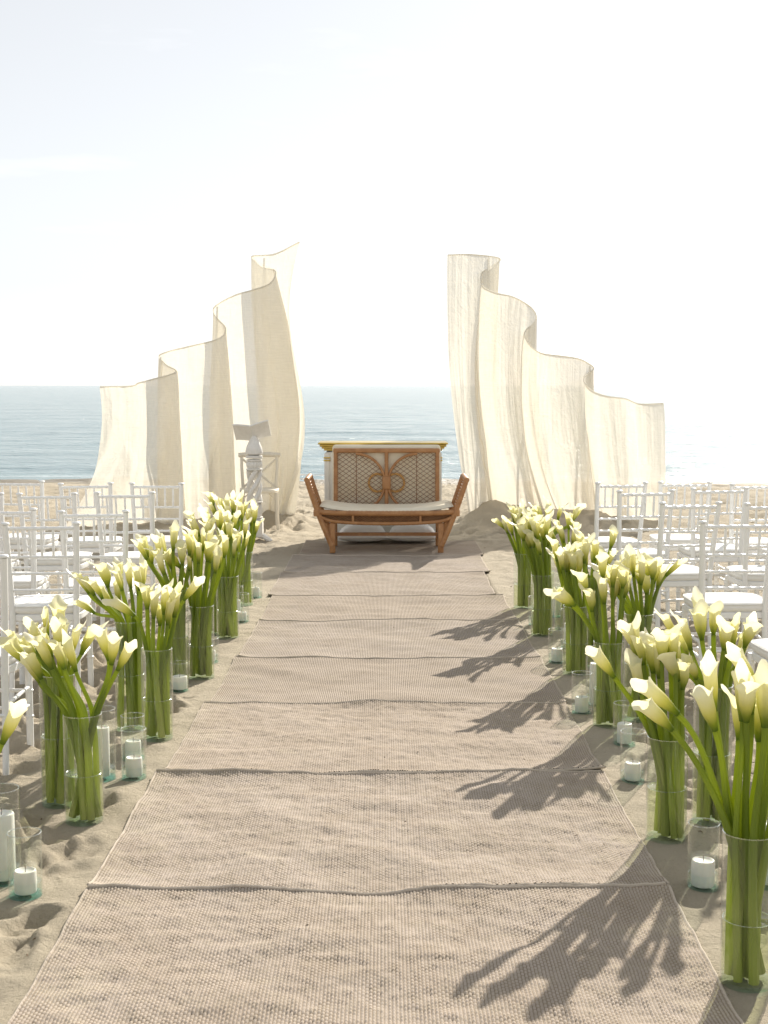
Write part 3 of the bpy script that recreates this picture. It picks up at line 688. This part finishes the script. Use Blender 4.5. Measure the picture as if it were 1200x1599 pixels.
# ------------------------------------------------------------------ altar table
t = empty('altar_table', (-.01, 14.32, float(Hbase(0, 14.4))-.01)); zt = -t.location.z
mb = MB(); mb.rbox((0, .0, .46+zt/2), (1.18, .40, .92+zt), .008); mb.build('body', M['tablewhite'], t)
mb = MB(); mb.rbox((0, 0, 1.008+zt), (1.33, .50, .018), .006); mb.build('table_top', M['gold'], t)
mb = MB(); mb.rbox((0, 0, .986+zt), (1.30, .475, .022), .008); mb.rbox((0, 0, .964+zt), (1.26, .45, .018), .006); mb.rbox((0, 0, .944+zt), (1.215, .425, .018), .006); mb.build('cornice', M['gold'], t)
for s in (-1, 1):
    for z in (.835, .862): 
        mb = MB(); mb.rbox((s*.575, -.205, z+zt), (.07, .03, .014), .004); mb.build('gilt_band', M['gold'], t)
    mb = MB(); mb.rbox((s*.575, -.20, .46+zt/2), (.055, .025, .90+zt), .006); mb.build('pilaster', M['tablewhite'], t)
tag(t, 'white altar table with gilded moulded top behind the rattan bench', 'table')

# ------------------------------------------------------------------ carved lectern
lec = empty('carved_lectern', (-1.345, 14.25, float(zat(-1.345, 14.25))-.01)); PM = M['plaster']
mb = MB(); mb.rbox((0, 0, .145), (.17, .17, .19), .012); mb.build('plinth', PM, lec)
for a in range(4):
    t_ = a*PI/2+PI/4+.35; c, s_ = math.cos(t_), math.sin(t_)
    mb = MB(); mb.tube([(c*.05, s_*.05, .075), (c*.11, s_*.11, .06), (c*.17, s_*.17, .03), (c*.20, s_*.20, .012)], [.035, .032, .026, .020], 8); mb.build('foot', PM, lec)
def disc(z, r, h=.02):
    mb = MB(); mb.lathe([(r*.8, z-h/2), (r, z-h*.3), (r, z+h*.3), (r*.8, z+h/2)], 24); mb.build('ring_moulding', PM, lec)
def fluted(z0, z1, r0, r1):
    vs, fs = [], []; n = 60; m = 6
    for k in range(m+1):
        q = k/m; z = z0+(z1-z0)*q; r = r0+(r1-r0)*q+.012*math.sin(PI*q)
        for j in range(n):
            a = 2*PI*j/n; rr = r*(1+.05*math.cos(a*15)); vs.append((rr*math.cos(a), rr*math.sin(a), z))
    for k in range(m):
        for j in range(n): fs.append((k*n+j, k*n+(j+1) % n, (k+1)*n+(j+1) % n, (k+1)*n+j))
    mb = MB(); mb.add(vs, fs); mb.build('fluted_drum', PM, lec)
disc(.255, .088); fluted(.265, .40, .070, .068); disc(.415, .085)
for k in range(4):
    mb = MB(); a0 = k*PI/2
    mb.tube([(.056*math.cos(a0+q*3.6), .056*math.sin(a0+q*3.6), .42+q*.325) for q in np.linspace(0, 1, 26)], .026, 8); mb.build('twisted_strand', PM, lec)
disc(.755, .085); fluted(.765, .84, .066, .070); disc(.85, .082); disc(.885, .088, .03)
mb = MB(); mb.lathe([(.045, .90), (.085, .915), (.09, .94), (.078, .99), (.055, 1.04), (.035, 1.08), (.02, 1.10)], 24); mb.build('finial', PM, lec)
# open book rest, tilted away
RB = Matrix.Rotation(math.radians(-7), 3, 'Y') @ Matrix.Rotation(math.radians(-52), 3, 'X')
n = 25; vs = []; fs = []
prof = [(.185*q, .035*(abs(q)**.7)*(1-.25*abs(q)) + (.030 if abs(q) > .85 else .030*abs(q)/.85) - .02) for q in np.linspace(-1, 1, n)]
for yy, th_ in ((-.10, 0), (.10, 0), (.10, -.018), (-.10, -.018)):
    for x, z in prof: vs.append(RB @ Vector((x, yy, z+th_)) + Vector((-.02, -.0, 1.145)))
for a in range(4):
    for j in range(n-1): fs.append((a*n+j, a*n+j+1, ((a+1) % 4)*n+j+1, ((a+1) % 4)*n+j))
fs.append((0, n, 2*n, 3*n)); fs.append((n-1, 4*n-1, 3*n-1, 2*n-1))
mb = MB(); mb.add(vs, fs); mb.build('book_rest', PM, lec)
tag(lec, 'white carved lectern with twisted openwork column and open book top beside left drape', 'lectern')

# ------------------------------------------------------------------ cross-back chair
xc = empty('cross_back_chair', (-1.395, 15.35, float(zat(-1.39, 15.3))-.01), math.radians(4)); CM = M['cream']
for s in (-1, 1):
    mb = MB(); mb.tube([(s*.19, .24, 0), (s*.185, .20, .43), (s*.20, .235, .68), (s*.20, .26, .84)], [.016, .019, .017, .016], 8); mb.build('back_post', CM, xc)
    mb = MB(); mb.tube([(s*.21, -.20, 0), (s*.195, -.185, .42)], [.016, .02], 8); mb.build('front_leg', CM, xc)
    mb = MB(); mb.tube([(s*.188, .20, .45), (0, .235, .60), (-s*.19, .25, .77)], .012, 6); mb.build('cross_bar', CM, xc)
    mb = MB(); mb.tube([(s*.19, -.18, .30), (s*.17, -.18, .36), (s*.11, -.18, .41)], .009, 6); mb.build('brace', CM, xc)
    mb = MB(); mb.tube([(s*.20, -.19, .16), (s*.188, .22, .16)], .010, 6); mb.build('stretcher', CM, xc)
mb = MB(); mb.tube([(-.235, .25, .815), (-.1, .275, .82), (.1, .275, .82), (.235, .25, .815)], [.026, .03, .03, .026], 8); mb.build('top_rail', CM, xc)
mb = MB(); o = [(x*1.12, y*1.08) for x, y in seat_outline()]; oi = [(x*.97, y*.97) for x, y in o]
stack(mb, [(oi, .415), (o, .42), (o, .445), (oi, .452)]); mb.build('seat', CM, xc)
tag(xc, 'cream wooden cross-back chair standing behind the carved lectern', 'chair')

# ------------------------------------------------------------------ calla lilies in glass vases
def bloom_mesh(L, opening, curl, seed):
    nt_, nv = 30, 16; r = random.Random(seed); vs = []; fs = []; ph = [r.uniform(0, 6.28) for _ in range(4)]
    for iv in range(nv):
        v = iv/(nv-1)
        for it in range(nt_):
            q = -1+2*it/(nt_-1); th = q*PI*1.12
            c = .5+.5*math.cos(th)
            rad = .0076 + .0118*opening*v**1.15 + .0045*opening*math.sin(PI*min(1, v*1.1))**2
            rad *= 1+.13*q*(.4+.6*v)
            tipw = math.exp(-(th/.55)**2)
            z = L*v*(.70+.22*c) + .17*L*tipw*v**2.2
            fl = v**5
            rad += fl*(.012*curl*(c**1.2) + .004*opening) + .009*curl*tipw*v**9
            z -= .20*L*fl*curl*c*.55
            rad += v**3*.0022*(math.sin(th*3+ph[0])+.7*math.sin(th*5+ph[1])); z += v**4*.004*math.sin(th*4+ph[2])
            # the spathe leans toward its tip
            vs.append((rad*math.cos(th)+.010*v*v, rad*math.sin(th), z))
    for iv in range(nv-1):
        for it in range(nt_-1): a = iv*nt_+it; fs.append((a, a+1, a+nt_+1, a+nt_))
    mb = MB(); mb.add(vs, fs); me = mb.mesh('bloom', M['bloom'], sharp=False); return me
BLOOMS = [bloom_mesh(random.uniform(.128, .155), op, cu, 40+i) for i, (op, cu) in enumerate(
    [(.80, .35), (.95, .6), (1.25, .9), (.72, .25), (1.05, 1.1), (.86, .45), (1.55, 1.2), (.78, .8), (1.12, .55), (.9, .9)])]
BTIGHT = [bloom_mesh(random.uniform(.10, .12), op, cu, 80+i) for i, (op, cu) in enumerate([(.42, .15), (.5, .35)])]
mb = MB(); mb.lathe([(.0, .0), (.0038, .003), (.0042, .03), (.0036, .052), (.0, .06)], 7); SPAD = mb.mesh('spadix', M['spadix'])
def flower(base, rimp, head, axis, label, group, bl=None, tip=None, scale=1.0, rs=.0085):
    base, rimp, head, axis = Vector(base), Vector(rimp), Vector(head), Vector(axis).normalized()
    root = empty('calla_lily', base)
    chord = (head-base); t1 = (rimp-base); t2 = chord*((head-rimp).length/chord.length)*.9; ta = axis*(head-rimp).length*.9; tr = t2*(t1.length/(head-rimp).length)
    def herm(p, q, m0, m1, t): return p*(2*t**3-3*t*t+1)+m0*(t**3-2*t*t+t)+q*(-2*t**3+3*t*t)+m1*(t**3-t*t)
    S = [herm(base, rimp, t1, tr, k/6)-base for k in range(6)] + [herm(rimp, head, t2, ta, k/8)-base for k in range(9)]
    mb = MB(); k = len(S); mb.tube(S, [rs*(1.50-.66*min(1, i/(k-1)*1.35)) for i in range(k)], 7); mb.build('stem', M['stem'], root)
    me = bl or random.choice(BLOOMS)
    b = link('bloom', me, root)
    z = axis; tx = Vector(tip) if tip is not None else Vector((random.uniform(-1, 1), random.uniform(-1, 1), 0)) + Vector((axis.x, axis.y, 0))*2.0
    x = (tx - z*tx.dot(z)).normalized(); y = z.cross(x)
    R = Matrix((x, y, z)).transposed()
    b.matrix_local = Matrix.Translation(head-base-axis*.004) @ R.to_4x4() @ Matrix.Scale(scale, 4)
    s = link('spadix', SPAD, root); s.matrix_local = Matrix.Translation(head-base+axis*.014) @ R.to_4x4()
    root['label'] = label; tag(root, None, 'calla lily', group); return root

VN = {v[0]: v for v in VASES}
VLAB = {  # vase label, phrase used for its flowers
 'L0': ('glass flower vase just outside the picture at the lower left edge', 'leaning in at the left picture edge, near the pillar candles'),
 'L1': ('short glass vase nearest the camera on the left, crossing stems half in water', 'in the short vase nearest the camera on the left'),
 'L2': ('tall glass vase directly behind the nearest short vase on the left', 'in the full bunch of the nearest tall vase on the left'),
 'L3': ('short glass vase, second from the camera along the left rug edge', 'in the second short vase from the camera on the left'),
 'L4': ('tall glass vase, second tall one from the camera on the left, beside the chairs', 'in the second tall vase from the camera on the left'),
 'L5': ('short glass vase, third from the camera along the left rug edge', 'in the third short vase from the camera on the left'),
 'L6': ('tall glass vase, third tall one from the camera on the left', 'in the third tall vase from the camera on the left'),
 'L7': ('short glass vase, fourth from the camera along the left rug edge', 'in the fourth short vase from the camera on the left'),
 'L8': ('tall glass vase, fourth tall one from the camera on the left', 'in the fourth tall vase from the camera on the left'),
 'L9': ('short glass vase with few stems, farthest along the left rug edge', 'in the farthest short vase on the left, in front of the lectern'),
 'L10': ('tall glass vase, farthest one on the left, mostly hidden by other stems', 'in the farthest tall vase on the left'),
 'V1': ('large-looking glass vase nearest the camera at the lower right corner', 'in the vase nearest the camera at the lower right corner'),
 'V2': ('short glass vase, second from the camera along the right rug edge', 'in the second short vase from the camera on the right'),
 'V3': ('tall glass vase behind the nearest candle on the right, full of upright stems', 'in the dense bunch of the nearest tall vase on the right'),
 'V4': ('short glass vase, third from the camera along the right rug edge', 'in the third short vase from the camera on the right'),
 'V5': ('tall glass vase, second tall one from the camera on the right', 'in the second tall vase from the camera on the right'),
 'V6': ('short glass vase, fourth from the camera along the right rug edge', 'in the fourth short vase from the camera on the right'),
 'V7': ('tall glass vase, third tall one from the camera on the right', 'in the third tall vase from the camera on the right'),
 'V8': ('short glass vase, fifth from the camera along the right rug edge', 'in the fifth short vase from the camera on the right'),
 'V9': ('short glass vase of tightly packed stems, farthest along the right rug edge', 'in the farthest short vase on the right'),
 'V10': ('tall glass vase, fourth tall one from the camera on the right', 'in the fourth tall vase from the camera on the right'),
 'V11': ('tall glass vase, farthest one on the right, mostly hidden by blooms', 'in the farthest tall vase on the right')}
VR = .071
VASE_MESH = {}
def vase(nm, x, y, rim):
    root = empty('glass_vase', (x, y, 0)); h = rim; wl = (.19 if h < .45 else .27)*random.uniform(.92, 1.05); r = VR; t_ = .0035
    mb = MB(); mb.lathe([(r*.97, .0), (r, .006), (r, h-.008), (r+.0006, h)], 40, open_=True); mb.build('wall', M['glass'], root)
    mb = MB(); mb.tube([((r-.0015)*math.cos(q), (r-.0015)*math.sin(q), h+.0008) for q in np.linspace(0, 2*PI, 48, endpoint=False)], .0022, 6, closed=True); mb.build('rim', M['rim'], root)
    mb = MB(); mb.lathe([(r*.965, .0006), (r-t_-.0006, .004), (r-t_-.0006, .013), (.0, .0125)], 40); mb.build('base', M['gbase'], root)
    mb = MB(); mb.lathe([(r-t_-.0008, .0145), (r-t_-.0008, wl), (r-t_-.004, wl-.002), (.0, wl-.002)], 40, open_=True); wt = mb.build('water', M['water'], root)
    mb = MB(); mb.tube([((r-t_-.0018)*math.cos(q), (r-t_-.0018)*math.sin(q), wl) for q in np.linspace(0, 2*PI, 44, endpoint=False)], .0013, 5, closed=True); mb.build('waterline', M['rim'], wt)
    tag(root, VLAB[nm][0], 'vase', 'glass flower vases left of the rugs' if x < 0 else 'glass flower vases right of the rugs'); return root
def bunch(nm, n, dx, spread, z0, z1, extra=(), dy=0.0, lean=1.0, tight=.15, tall=False, scale=(.94, 1.18)):
    _, x, y, rim = VN[nm]; root = vase(nm, x, y, rim); ph = VLAB[nm][1]; rr = random.Random(nm)
    side = 'left' if x < 0 else 'right'; grp = 'calla lilies ' + ph
    pts = []; made = []; heads = []; tw = rr.uniform(-1.0, 1.0)
    for k in range(n):
        best = None
        for _ in range(14):
            a = rr.uniform(0, 2*PI); q = math.sqrt(rr.random()); c = (math.cos(a)*q, math.sin(a)*q)
            dmin = min([math.hypot(c[0]-p[0], c[1]-p[1]) for p in pts] or [9])
            if best is None or dmin > best[0]: best = (dmin, c)
        pts.append(best[1])
    for c in pts:
        hx = x+dx+c[0]*spread*1.06; hy = y+dy+c[1]*spread*.9
        hz = z0-.045+(z1-z0+.055)*rr.random() - .04*(c[0]**2+c[1]**2)
        jx, jy = rr.uniform(-.006, .006), rr.uniform(-.006, .006)
        ox_, oy_ = hx-x, hy-y; m_ = math.hypot(ox_, oy_)
        if m_ > .085 and rr.random() < .6:      # stems that lean out stand on the far side of the vase
            bxp = -ox_/m_*min(.050, (m_-.07)*.9)+rr.uniform(-.022, .022); byp = -oy_/m_*min(.050, (m_-.07)*.9)+rr.uniform(-.022, .022)
        else:
            bxp = .055*(c[0]*math.cos(tw)-c[1]*math.sin(tw))+jx; byp = .055*(c[0]*math.sin(tw)+c[1]*math.cos(tw))+jy
        rx, ry = c[0]*.045+ox_*.22, c[1]*.045+oy_*.22
        L_ = math.hypot(bxp, byp)
        if L_ > .055: bxp *= .055/L_; byp *= .055/L_
        L_ = math.hypot(rx, ry)
        if L_ > .055: rx *= .055/L_; ry *= .055/L_
        ax = Vector((hx-x-rx, hy-y-ry, hz-rim)).normalized()*.75 + Vector((rr.uniform(-.13, .13), rr.uniform(-.13, .13), .38))
        bl = rr.choice(BTIGHT) if rr.random() < tight else rr.choice(BLOOMS)
        made.append(flower((x+bxp, y+byp, .02), (x+rx, y+ry, rim-.005), (hx, hy, hz), ax, '', grp, bl, scale=rr.uniform(*scale), rs=rr.uniform(.0082, .0115))); heads.append((hx/hy, made[-1]))
    for e in extra:
        (hx, hz), (tx, tz), lab = e[:3]; ey = e[3] if len(e) > 3 else 0.0; bl = e[4] if len(e) > 4 else None
        ax = Vector((tx-hx, ey*.3-.02, tz-hz)); dirx = max(-1, min(1, (hx-x)/.12))
        fe = flower((x-dirx*.042, y+rr.uniform(-.03, .03), .02), (x+dirx*.054, y+rr.uniform(-.02, .02)+ey*.1, rim-.004), (hx, y+ey, hz), ax, lab, grp, bl or rr.choice(BLOOMS), tip=(ax.x*3+.001, -.6, 0.0), scale=rr.uniform(1.08, 1.2), rs=.0098); heads.append((hx/(y+ey), fe))
    SP = {'L0': 'lower left edge vase', 'L1': 'nearest short left vase', 'L2': 'nearest tall left vase', 'L9': 'farthest short left vase', 'L10': 'farthest tall left vase', 'V1': 'nearest right vase', 'V3': 'nearest tall right vase', 'V9': 'farthest short right vase', 'V11': 'farthest tall right vase'}
    OR = {'L3': 'second short left', 'L4': 'second tall left', 'L5': 'third short left', 'L6': 'third tall left', 'L7': 'fourth short left', 'L8': 'fourth tall left', 'V2': 'second short right', 'V4': 'third short right', 'V5': 'second tall right', 'V6': 'fourth short right', 'V7': 'third tall right', 'V8': 'fifth short right', 'V10': 'fourth tall right'}
    where = SP.get(nm) or OR[nm]+' vase'; heads.sort(key=lambda q: q[0]); N_ = len(heads)
    for k, (_, o) in enumerate(heads):
        if o['label']: continue
        pos = 'leftmost' if k == 0 else 'rightmost' if k == N_-1 else (ORD[k]+' from the left' if k < N_/2 else ORD[N_-1-k]+' from the right')
        o['label'] = f'white calla lily, {pos} in the bunch of the {where}'
G = 'white calla lily '
bunch('L0', 3, -.02, .06, .55, .62, [((-1.09, .585), (-1.035, .70), 'white calla lily bloom leaning in at the left picture edge')])
bunch('L1', 8, -.10, .08, .58, .63, [((-1.005, .605), (-1.03, .72), G+'tallest on the right side of the nearest left vase'), ((-.985, .60), (-.965, .715), G+'broad-lipped, right side of nearest left vase', -.05), ((-.965, .575), (-.915, .665), G+'drooping farthest right from the nearest left vase', -.03)])
bunch('L2', 13, -.02, .125, .60, .66)
bunch('L3', 9, .01, .075, .57, .64, [((-.90, .64), (-.845, .715), G+'leaning far right over the rug from the second short left vase'), ((-1.125, .57), (-1.21, .64), G+'leaning left from the second short left vase', -.02)])
bunch('L4', 13, -.05, .13, .62, .70)
bunch('L5', 11, .03, .10, .66, .73, [((-1.11, .62), (-1.19, .71), G+'leaning left from the third short left vase', -.03)])
bunch('L6', 13, -.03, .13, .66, .73)
bunch('L7', 14, .0, .12, .60, .69)
bunch('L8', 13, -.02, .13, .68, .74)
bunch('L9', 8, .03, .06, .60, .67)
bunch('L10', 11, -.02, .12, .68, .73)
bunch('V1', 9, .03, .075, .70, .76, [((.755, .70), (.655, .80), G+'leaning far left over the candle from the nearest right vase', -.02, BLOOMS[1]), ((.785, .725), (.705, .795), G+'beside the far-leaning one, nearest right vase', .05, BLOOMS[5]),
   ((.865, .705), (.81, .845), G+'upright with long cream funnel, left side of the nearest right vase', -.04, BLOOMS[1]), ((.885, .735), (.865, .85), G+'half hidden behind the long funnel bloom, nearest right vase', .05, BLOOMS[0]), ((.945, .73), (.93, .86), G+'wide and upright in the middle of the nearest right vase', -.05, BLOOMS[8]), ((1.0, .79), (.95, .87), G+'arching left on a bent stem, right side of nearest right vase', .06, BLOOMS[3])], scale=(1.05, 1.2))
bunch('V2', 11, -.03, .085, .60, .68, [((.80, .59), (.735, .675), G+'leaning left over the rug edge from the second short right vase', -.02, BLOOMS[5]), ((.90, .66), (.84, .77), G+'arching left above the second short right vase', .03, BLOOMS[1]), ((1.02, .585), (.96, .70), G+'with rolled rim, right side of the second short right vase', -.05, BLOOMS[8])])
bunch('V3', 16, -.02, .145, .64, .71)
bunch('V4', 11, -.02, .095, .62, .70, [((.885, .585), (.775, .68), G+'leaning far left toward the rug from the third short right vase', -.04, BLOOMS[2]), ((.88, .57), (.79, .635), G+'lower of two leaning left from the third short right vase', .03, BLOOMS[5])])
bunch('V5', 12, -.03, .115, .65, .73, [((1.345, .70), (1.42, .785), G+'slim bud leaning far right toward the chairs', .0, BTIGHT[0]), ((1.29, .66), (1.30, .79), G+'upright on the right side of the second tall right vase', .02)])
bunch('V6', 12, -.04, .095, .58, .66)
bunch('V7', 14, .04, .15, .62, .70)
bunch('V8', 14, -.04, .09, .62, .68)
bunch('V9', 12, -.03, .09, .56, .64, [((.865, .58), (.785, .655), G+'leaning far left from the farthest short right vase', .0, BTIGHT[1])])
bunch('V10', 10, -.04, .11, .64, .71)
bunch('V11', 9, -.03, .12, .64, .70, [((1.36, .62), (1.385, .73), G+'standing apart to the right of the farthest right bunch'), ((1.375, .63), (1.42, .735), G+'second bloom standing apart right of the farthest right bunch', .05)])

# ------------------------------------------------------------------ candles in glass cylinders
HLAB = {'c1': ('short', 'nearest the camera at the lower left'), 'c2': ('tall', 'at the lower left picture edge'), 'c3': ('tall', 'right behind the nearest short left vase'), 'c4': ('short', 'beside the left rug edge, second from the camera'),
 'c5': ('short', 'just behind the second short left candle'), 'c6': ('squat', 'left of the third short left vase'), 'c7': ('small', 'peeking out behind the third short left vase'), 'c8': ('short', 'beside the fourth short left vase'),
 'c9': ('short', 'half hidden beyond the fourth short left vase'), 'c10': ('short', 'farthest along the left side, near the lectern'),
 'd1': ('short', 'nearest the camera on the right, beside the corner vase'), 'd2': ('short', 'left of the second short right vase'), 'd3': ('short', 'between the second and third short right vases'), 'd4': ('short', 'beside the rug, left of the third short right vase'),
 'd5': ('tall', 'directly behind the third short right vase'), 'd6': ('short', 'left of the fourth short right vase, beside the rug'), 'd7': ('medium', 'behind the fourth short right vase'), 'd8': ('short', 'half hidden behind the fifth short right vase'),
 'd9': ('tall', 'farthest of the right-hand candles, among the stems'), 'd10': ('tall', 'at the right picture edge behind the corner vase'), 'd11': ('short', 'among stems behind the second short right vase')}
for nm, x, y, r, h, ch, cr_ in HOLD:
    sz, ph = HLAB[nm]; side = 'left' if x < 0 else 'right'
    root = empty('candle_holder', (x, y, 0)); t_ = .003
    mb = MB(); mb.lathe([(r*.97, 0), (r, .005), (r, h-.007), (r+.0005, h)], 36, open_=True); mb.build('wall', M['glass'], root)
    mb = MB(); mb.tube([((r-.0012)*math.cos(q), (r-.0012)*math.sin(q), h+.0007) for q in np.linspace(0, 2*PI, 44, endpoint=False)], .0019, 6, closed=True); mb.build('rim', M['rim'], root)
    mb = MB(); mb.lathe([(r*.965, .0005), (r-t_-.0005, .003), (r-t_-.0005, .010), (0, .0098)], 36); mb.build('base', M['hbase'], root)
    wl = min(.055, ch*.62)*random.uniform(.85, 1.1)
    mb = MB(); mb.lathe([(r-t_-.0006, .0112), (r-t_-.0006, wl), (r-t_-.003, wl-.0015), (cr_+.0015, wl-.0015)], 36, open_=True); mb.build('water', M['cwater'], root)
    tag(root, f'{sz} clear glass candle cylinder {ph}', 'candle holder', f'glass candle cylinders {side} of the rugs')
    ca = empty('pillar_candle', (x, y, .0125)); H_ = ch-.0125; e = random.uniform(-.3, .3)
    mb = MB(); mb.lathe([(cr_*.96, 0), (cr_, .003), (cr_*1.0, H_*.5), (cr_*.99, H_-.006), (cr_*.93, H_-.001), (cr_*.85, H_), (cr_*.70, H_-.004), (cr_*.3, H_-.007), (0, H_-.0075)], 32); mb.build('wax', M['wax'], ca)
    mb = MB(); mb.tube([(0, 0, H_-.009), (.001, 0, H_+.004), (.004*e, .002, H_+.013)], .0011, 5); mb.build('wick', M['wick'], ca)
    tag(ca, f'white candle in the {sz} cylinder {ph}', 'candle', f'pillar candles {side} of the rugs')

# ------------------------------------------------------------------ dry bits on the sand
rr = random.Random(5); mb = MB()
for i in range(170):
    y = 3.4+20*rr.random()**1.4; s = rr.choice((-1, 1)); x = s*rr.uniform(.95, 1.3+.3*y); z = zat(x, y)
    a = rr.uniform(0, PI); L = rr.uniform(.006, .022)
    mb.tube([(x, y, z+.003), (x+math.cos(a)*L*.5, y+math.sin(a)*L*.5, z+.006), (x+math.cos(a)*L, y+math.sin(a)*L, z+.004)], [.0012, .0022, .001], 4)
for i in range(26):
    y = rr.uniform(3.4, 9); x = rr.uniform(-.8, .8); L = rr.uniform(.004, .010); a = rr.uniform(0, PI)
    mb.tube([(x, y, .022), (x+math.cos(a)*L, y+math.sin(a)*L, .024)], [.0012, .0016], 4)
tag(mb.build('dry_debris', M['debris']), 'tiny dry twigs and leaf bits scattered on the sand and rugs', None, None, 'stuff')
